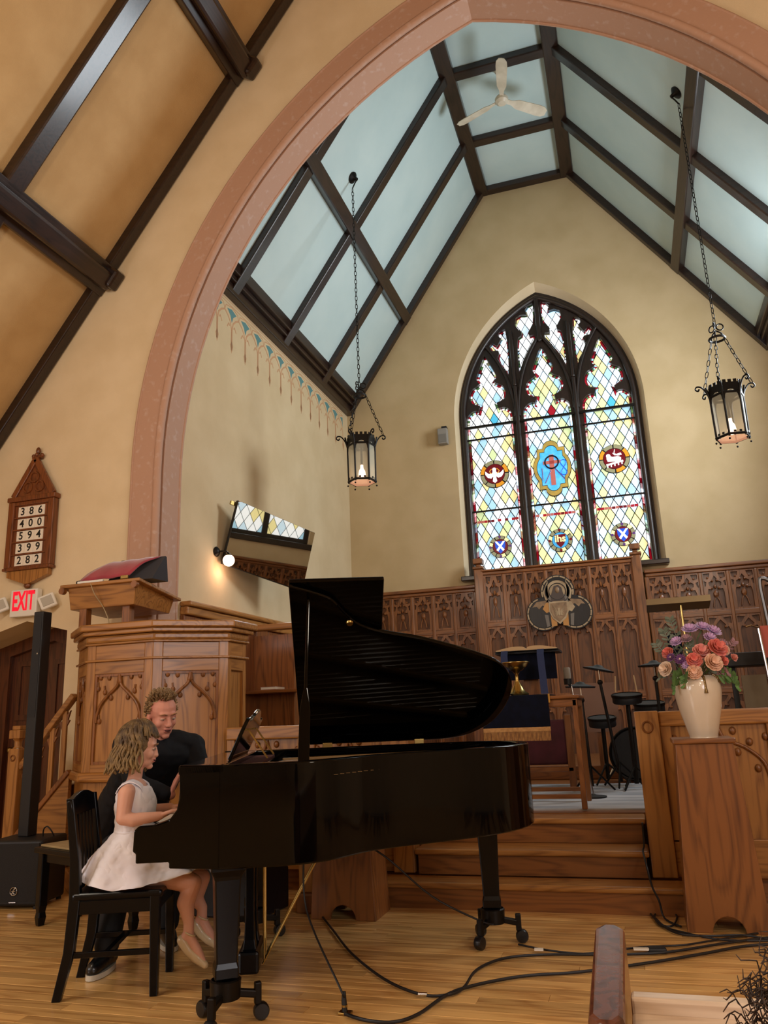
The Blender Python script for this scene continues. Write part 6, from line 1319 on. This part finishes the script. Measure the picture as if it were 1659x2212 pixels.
# hair: wavy bob made of locks
mb = MB(); HC = Vector((.045, .004, 1.112))
def hair_lock(phi, lat0, zend, rr, flare, wav, fwd=0):
    pts = []; R_ = Vector((.108, .094, .125)); k = 9
    for i in range(k):
        t = i/(k-1); th = lat0+(1.5-lat0)*min(1, t*1.6); 
        if t < .62: p = Vector((R_.x*math.sin(th)*math.cos(phi), R_.y*math.sin(th)*math.sin(phi), R_.z*math.cos(th)))
        else:
            q = (t-.62)/.38; zz = R_.z*math.cos(1.5); p = Vector(((R_.x+flare*q)*math.cos(phi), (R_.y+flare*q)*math.sin(phi), zz+(zend-HC.z-zz)*q))
        w_ = .018*t*math.sin(wav+t*11); p += Vector((-math.sin(phi)*w_, math.cos(phi)*w_, 0))+Vector((math.cos(phi), math.sin(phi), 0))*(.016*math.sin(wav*1.7+t*13)*t); p.x += fwd*t; pts.append(HC+p)
    strand(mb, pts, rr, rr*.45)
for layer, (n_, r_) in enumerate(((46, .0125), (54, .010), (60, .008))):
    for i in range(n_):
        phi = 2*PI*(i+.5*layer)/n_+rp.uniform(-.06, .06); a_ = abs(math.atan2(math.sin(phi), math.cos(phi)))
        if a_ < 1.22: continue
        hair_lock(phi, .12+.1*layer*rp.random(), (.985+rp.uniform(-.012, .02)) if a_ > 1.25 else 1.0+rp.uniform(-.01, .02), r_, .012+.022*rp.random()+(.016 if a_ > 2.2 else 0), rp.uniform(0, 6))
for i in range(34):
    phi = -1.05+2.1*i/33+rp.uniform(-.03, .03); pts = []
    for j in range(7):
        t = j/6; th = .15+(1.02+.14*math.sin(i*2.7))*t; p = Vector((.112*math.sin(th)*math.cos(phi), .092*math.sin(th)*math.sin(phi), .128*math.cos(th))); p.x += -.004*t*t; p.z += .004*math.sin(i*2.1+t*5); pts.append(HC+p)
    strand(mb, pts, .0095, .004)
ell(mb, Matrix.Translation(HC), (-.010, 0, .022), (.092, .084, .096)); ell(mb, Matrix.Translation(HC), (-.045, 0, -.05), (.062, .075, .07))
mb.build('hair', M['hair_g'], gr, 180)
# ---- man
mr = empty('person', PW(-.88, .80, 0), PTH); tag(mr, 'man in a black shirt leaning in beside the girl', 'person')
LM = lambda a, b, z: Vector((a+.88, b-.80, z))
shR, shL, ne, hd = LM(-.695, .44, 1.10), LM(-.365, .70, 1.075), LM(-.545, .565, 1.135), LM(-.512, .515, 1.262)
pel = LM(-.84, .82, .555); elR, wrR = LM(-.60, .30, .90), LM(-.405, .30, .835); elL, wrL = LM(-.27, .585, .87), LM(-.235, .36, .86)
face = Vector((.62, -.78, 0)); yawm = math.atan2(face.y, face.x)
TM = Matrix.Translation(hd) @ Matrix.Rotation(yawm, 4, 'Z') @ Matrix.Rotation(math.radians(16), 4, 'Y') @ Matrix.Rotation(math.radians(4), 4, 'X') @ Matrix.Scale(1.06, 4)
chest = (shR+shL)/2+Vector((-.045, .035, -.11))
knR, anR = LM(-.66, .36, .50), LM(-.695, .235, .10); knL, anL = LM(-.46, .64, .50), LM(-.47, .65, .10); hipR, hipL = pel+Vector((.03, -.09, -.02)), pel+Vector((.09, .05, -.02))
mb = MB(); head_shape(mb, TM); limb(mb, [(ne+Vector((-.02, .02, -.05)), .06), (ne, .056), (hd+Vector((-.025, .02, -.05)), .056)]); limb(mb, [(shR, .06), (ne, .05), (shL, .06)]); limb(mb, [(ne, .07), (chest, .09), (pel, .10)])
limb(mb, [(shR, .05), (elR, .040), (wrR, .028)]); hand(mb, wrR, (.35, -.05, .93), (-.9, -.3, .3), 1.0, .25, 1); limb(mb, [(shL, .055), (elL, .042), (wrL, .028)]); hand(mb, wrL, (.55, -.7, -.15), (0, 0, 1), 1.0, .5, 1)
for h_, k_, a_ in ((hipR, knR, anR), (hipL, knL, anL)): limb(mb, [(h_, .085), (k_, .055), (a_, .04)])
organic(mb, 'body', M['skin_m'], mr, .005, 3); face_bits(mr, TM, M['brow_m'], M['lip_m'], M['iris'], .28, .8)
mb = MB(); ax2 = (shL-shR).normalized()
for j in range(11):
    t = j/10; r_ = .118+.035*t; c = ((shR+shL)/2+Vector((-.01, .005, -.05))).lerp(pel+Vector((.02, -.02, .02)), t); w_ = .105-.03*t
    limb(mb, [(c-ax2*w_, r_*.88), (c, r_), (c+ax2*w_, r_*.88)])
limb(mb, [(shR, .078), ((shR+ne)/2+Vector((0, 0, .0)), .076), (ne+Vector((-.01, .01, -.035)), .072), ((shL+ne)/2, .076), (shL, .078)])
limb(mb, [(shR, .075), (elR, .058), (wrR.lerp(elR, .12), .042)]); limb(mb, [(shL, .075), (elL, .058), (wrL.lerp(elL, .12), .042)])
limb(mb, [(ne+Vector((-.022, .02, -.02)), .066), (ne+Vector((-.012, .012, .012)), .064)])
sh_ = organic(mb, 'shirt', M['navyshirt'], mr, .008, 5); dp = sh_.modifiers.new('wr', 'DISPLACE'); tx_ = bpy.data.textures.new('wrinkle', 'CLOUDS'); tx_.noise_scale = .09; dp.texture = tx_; dp.strength = .014; dp.mid_level = .5
mb = MB(); limb(mb, [(pel+Vector((0, 0, -.0)), .145), (hipR, .10), (knR, .078), (anR+Vector((0, 0, .02)), .064)]); limb(mb, [(hipL, .10), (knL, .078), (anL+Vector((0, 0, .02)), .064)]); organic(mb, 'trousers', M['trouser'], mr, .009, 4)
for a_, d_2 in ((anR, Vector((-.18, -.98, 0))), (anL, Vector((.35, -.93, 0)))):
    d_2.normalize(); g0 = Vector((a_.x, a_.y, 0)); mb = MB(); limb(mb, [(g0-d_2*.05+Vector((0, 0, .055)), .040), (g0+d_2*.05+Vector((0, 0, .058)), .044), (g0+d_2*.14+Vector((0, 0, .044)), .036)]); limb(mb, [(g0+Vector((0, 0, .07)), .046), (g0+d_2*.01+Vector((0, 0, .10)), .042)]); so_ = organic(mb, 'shoe', M['sneaker'], mr, .006, 3)
    e_2 = Vector((-d_2.y, d_2.x, 0)); out_ = [g0+d_2*(.045+.135*math.cos(t))+e_2*((.048+.006*math.cos(t))*math.sin(t)) for t in [2*PI*i/22 for i in range(22)]]
    MB().loft([[p+Vector((0, 0, z)) for p in out_] for z in (.002, .026)]).build('sole', M['sole'], so_, 50)
    for j in range(4): c = g0+d_2*(.05+.022*j)+Vector((0, 0, .098-.009*j)); MB().tube([c-e_2*.022, c+Vector((0, 0, .006)), c+e_2*.022], .003, 6).build('lace', M['sole'] if False else M['matteblack'], so_)
mb = MB(); rh = random.Random(3)
for i in range(420):
    phi = rh.uniform(-PI, PI); a_ = abs(phi); th = rh.uniform(.05, 1.15 if a_ < 1.0 else (1.75 if a_ < 1.9 else 2.1))
    if a_ < 1.25 and th > .80: th = rh.uniform(.1, .80)
    n_ = Vector((math.sin(th)*math.cos(phi), math.sin(th)*math.sin(phi), math.cos(th))); p = Vector((-.014, 0, .034))+Vector((n_.x*.100, n_.y*.079, n_.z*.089)); d2 = (n_*.8+Vector((rh.uniform(-.4, .6), rh.uniform(-.5, .5), rh.uniform(-.1, .5)))).normalized(); l_ = .024 if th < 1.0 else .010
    strand(mb, [T_ for T_ in (TM @ p, TM @ (p+n_*l_*.4+d2*l_*.3), TM @ (p+n_*l_*.5+d2*l_*.9))], .0062, .002)
ell(mb, TM, (-.022, 0, .042), (.094, .077, .085)); mb.build('hair', M['hair_m'], mr, 180)
# ---- listener in the pew, only the top of the head in view
au = empty('person', (.21, 1.30, 0)); tag(au, 'listener in the front pew with dark curly hair, cut by the corner', 'person')
mb = MB(); TA = Matrix.Translation((0, 0, .735)) @ Matrix.Rotation(PI/2, 4, 'Z'); head_shape(mb, TA); limb(mb, [((0, 0, .66), .05), ((0, -.03, .56), .055)]); limb(mb, [((-.15, -.03, .52), .05), ((0, -.03, .55), .06), ((.15, -.03, .52), .05)]); limb(mb, [((0, -.03, .48), .12), ((0, -.05, .28), .13)])
for s in (1, -1): limb(mb, [((s*.17, -.03, .50), .045), ((s*.19, .02, .30), .038), ((s*.1, .2, .26), .028)]); limb(mb, [((s*.08, -.03, .25), .075), ((s*.09, .18, .26), .055), ((s*.09, .20, .05), .04)])
organic(mb, 'body', M['skin_m'], au, .008, 3)
mb = MB(); limb(mb, [((-.16, -.03, .50), .07), ((0, -.03, .52), .09), ((.16, -.03, .50), .07)]); limb(mb, [((0, -.03, .46), .145), ((0, -.05, .26), .15)])
for s in (1, -1): limb(mb, [((s*.17, -.03, .50), .06), ((s*.19, .02, .30), .05), ((s*.12, .16, .27), .04)])
organic(mb, 'jacket', mat('dark_blue_jacket', '#141c38', .7), au, .01, 4)
mb = MB(); limb(mb, [((0, -.03, .27), .15), ((.08, .18, .28), .075), ((.09, .20, .07), .06)]); limb(mb, [((0, -.03, .27), .14), ((-.08, .18, .28), .075), ((-.09, .20, .07), .06)]); organic(mb, 'trousers', M['trouser'], au, .01, 4)
for s in (1, -1): mb = MB(); limb(mb, [((s*.09, .18, .04), .04), ((s*.09, .32, .034), .032)]); organic(mb, 'shoe', M['sneaker'], au, .008, 3)
mb = MB(); ra = random.Random(5); M['hair_a'] = mat('hair_dark', '#241812', .5, c2='#4a3222', nscale=20)
ell(mb, TA, (-.02, 0, .035), (.10, .086, .092))
for i in range(420):
    phi = ra.uniform(-PI, PI); th = ra.uniform(.05, 1.9); n_ = Vector((math.sin(th)*math.cos(phi), math.sin(th)*math.sin(phi), math.cos(th))); p = Vector((0, 0, .77))+Vector((n_.x*.088, n_.y*.10, n_.z*.09)); q = p+n_*.02; pts = [p]; w_ = ra.uniform(.006, .014); t1 = n_.cross(Vector((.2, .3, 1))).normalized(); t2 = n_.cross(t1); ph = ra.uniform(0, 6); L_ = ra.uniform(.02, .065)
    for j in range(1, 9): pts.append(p+n_*(L_*j/8)+t1*(w_*math.sin(ph+j*1.3))+t2*(w_*math.cos(ph+j*1.3)))
    mb.tube(pts, [.0010]*8+[.0006], 4)
mb.build('hair', M['hair_a'], au, 180)
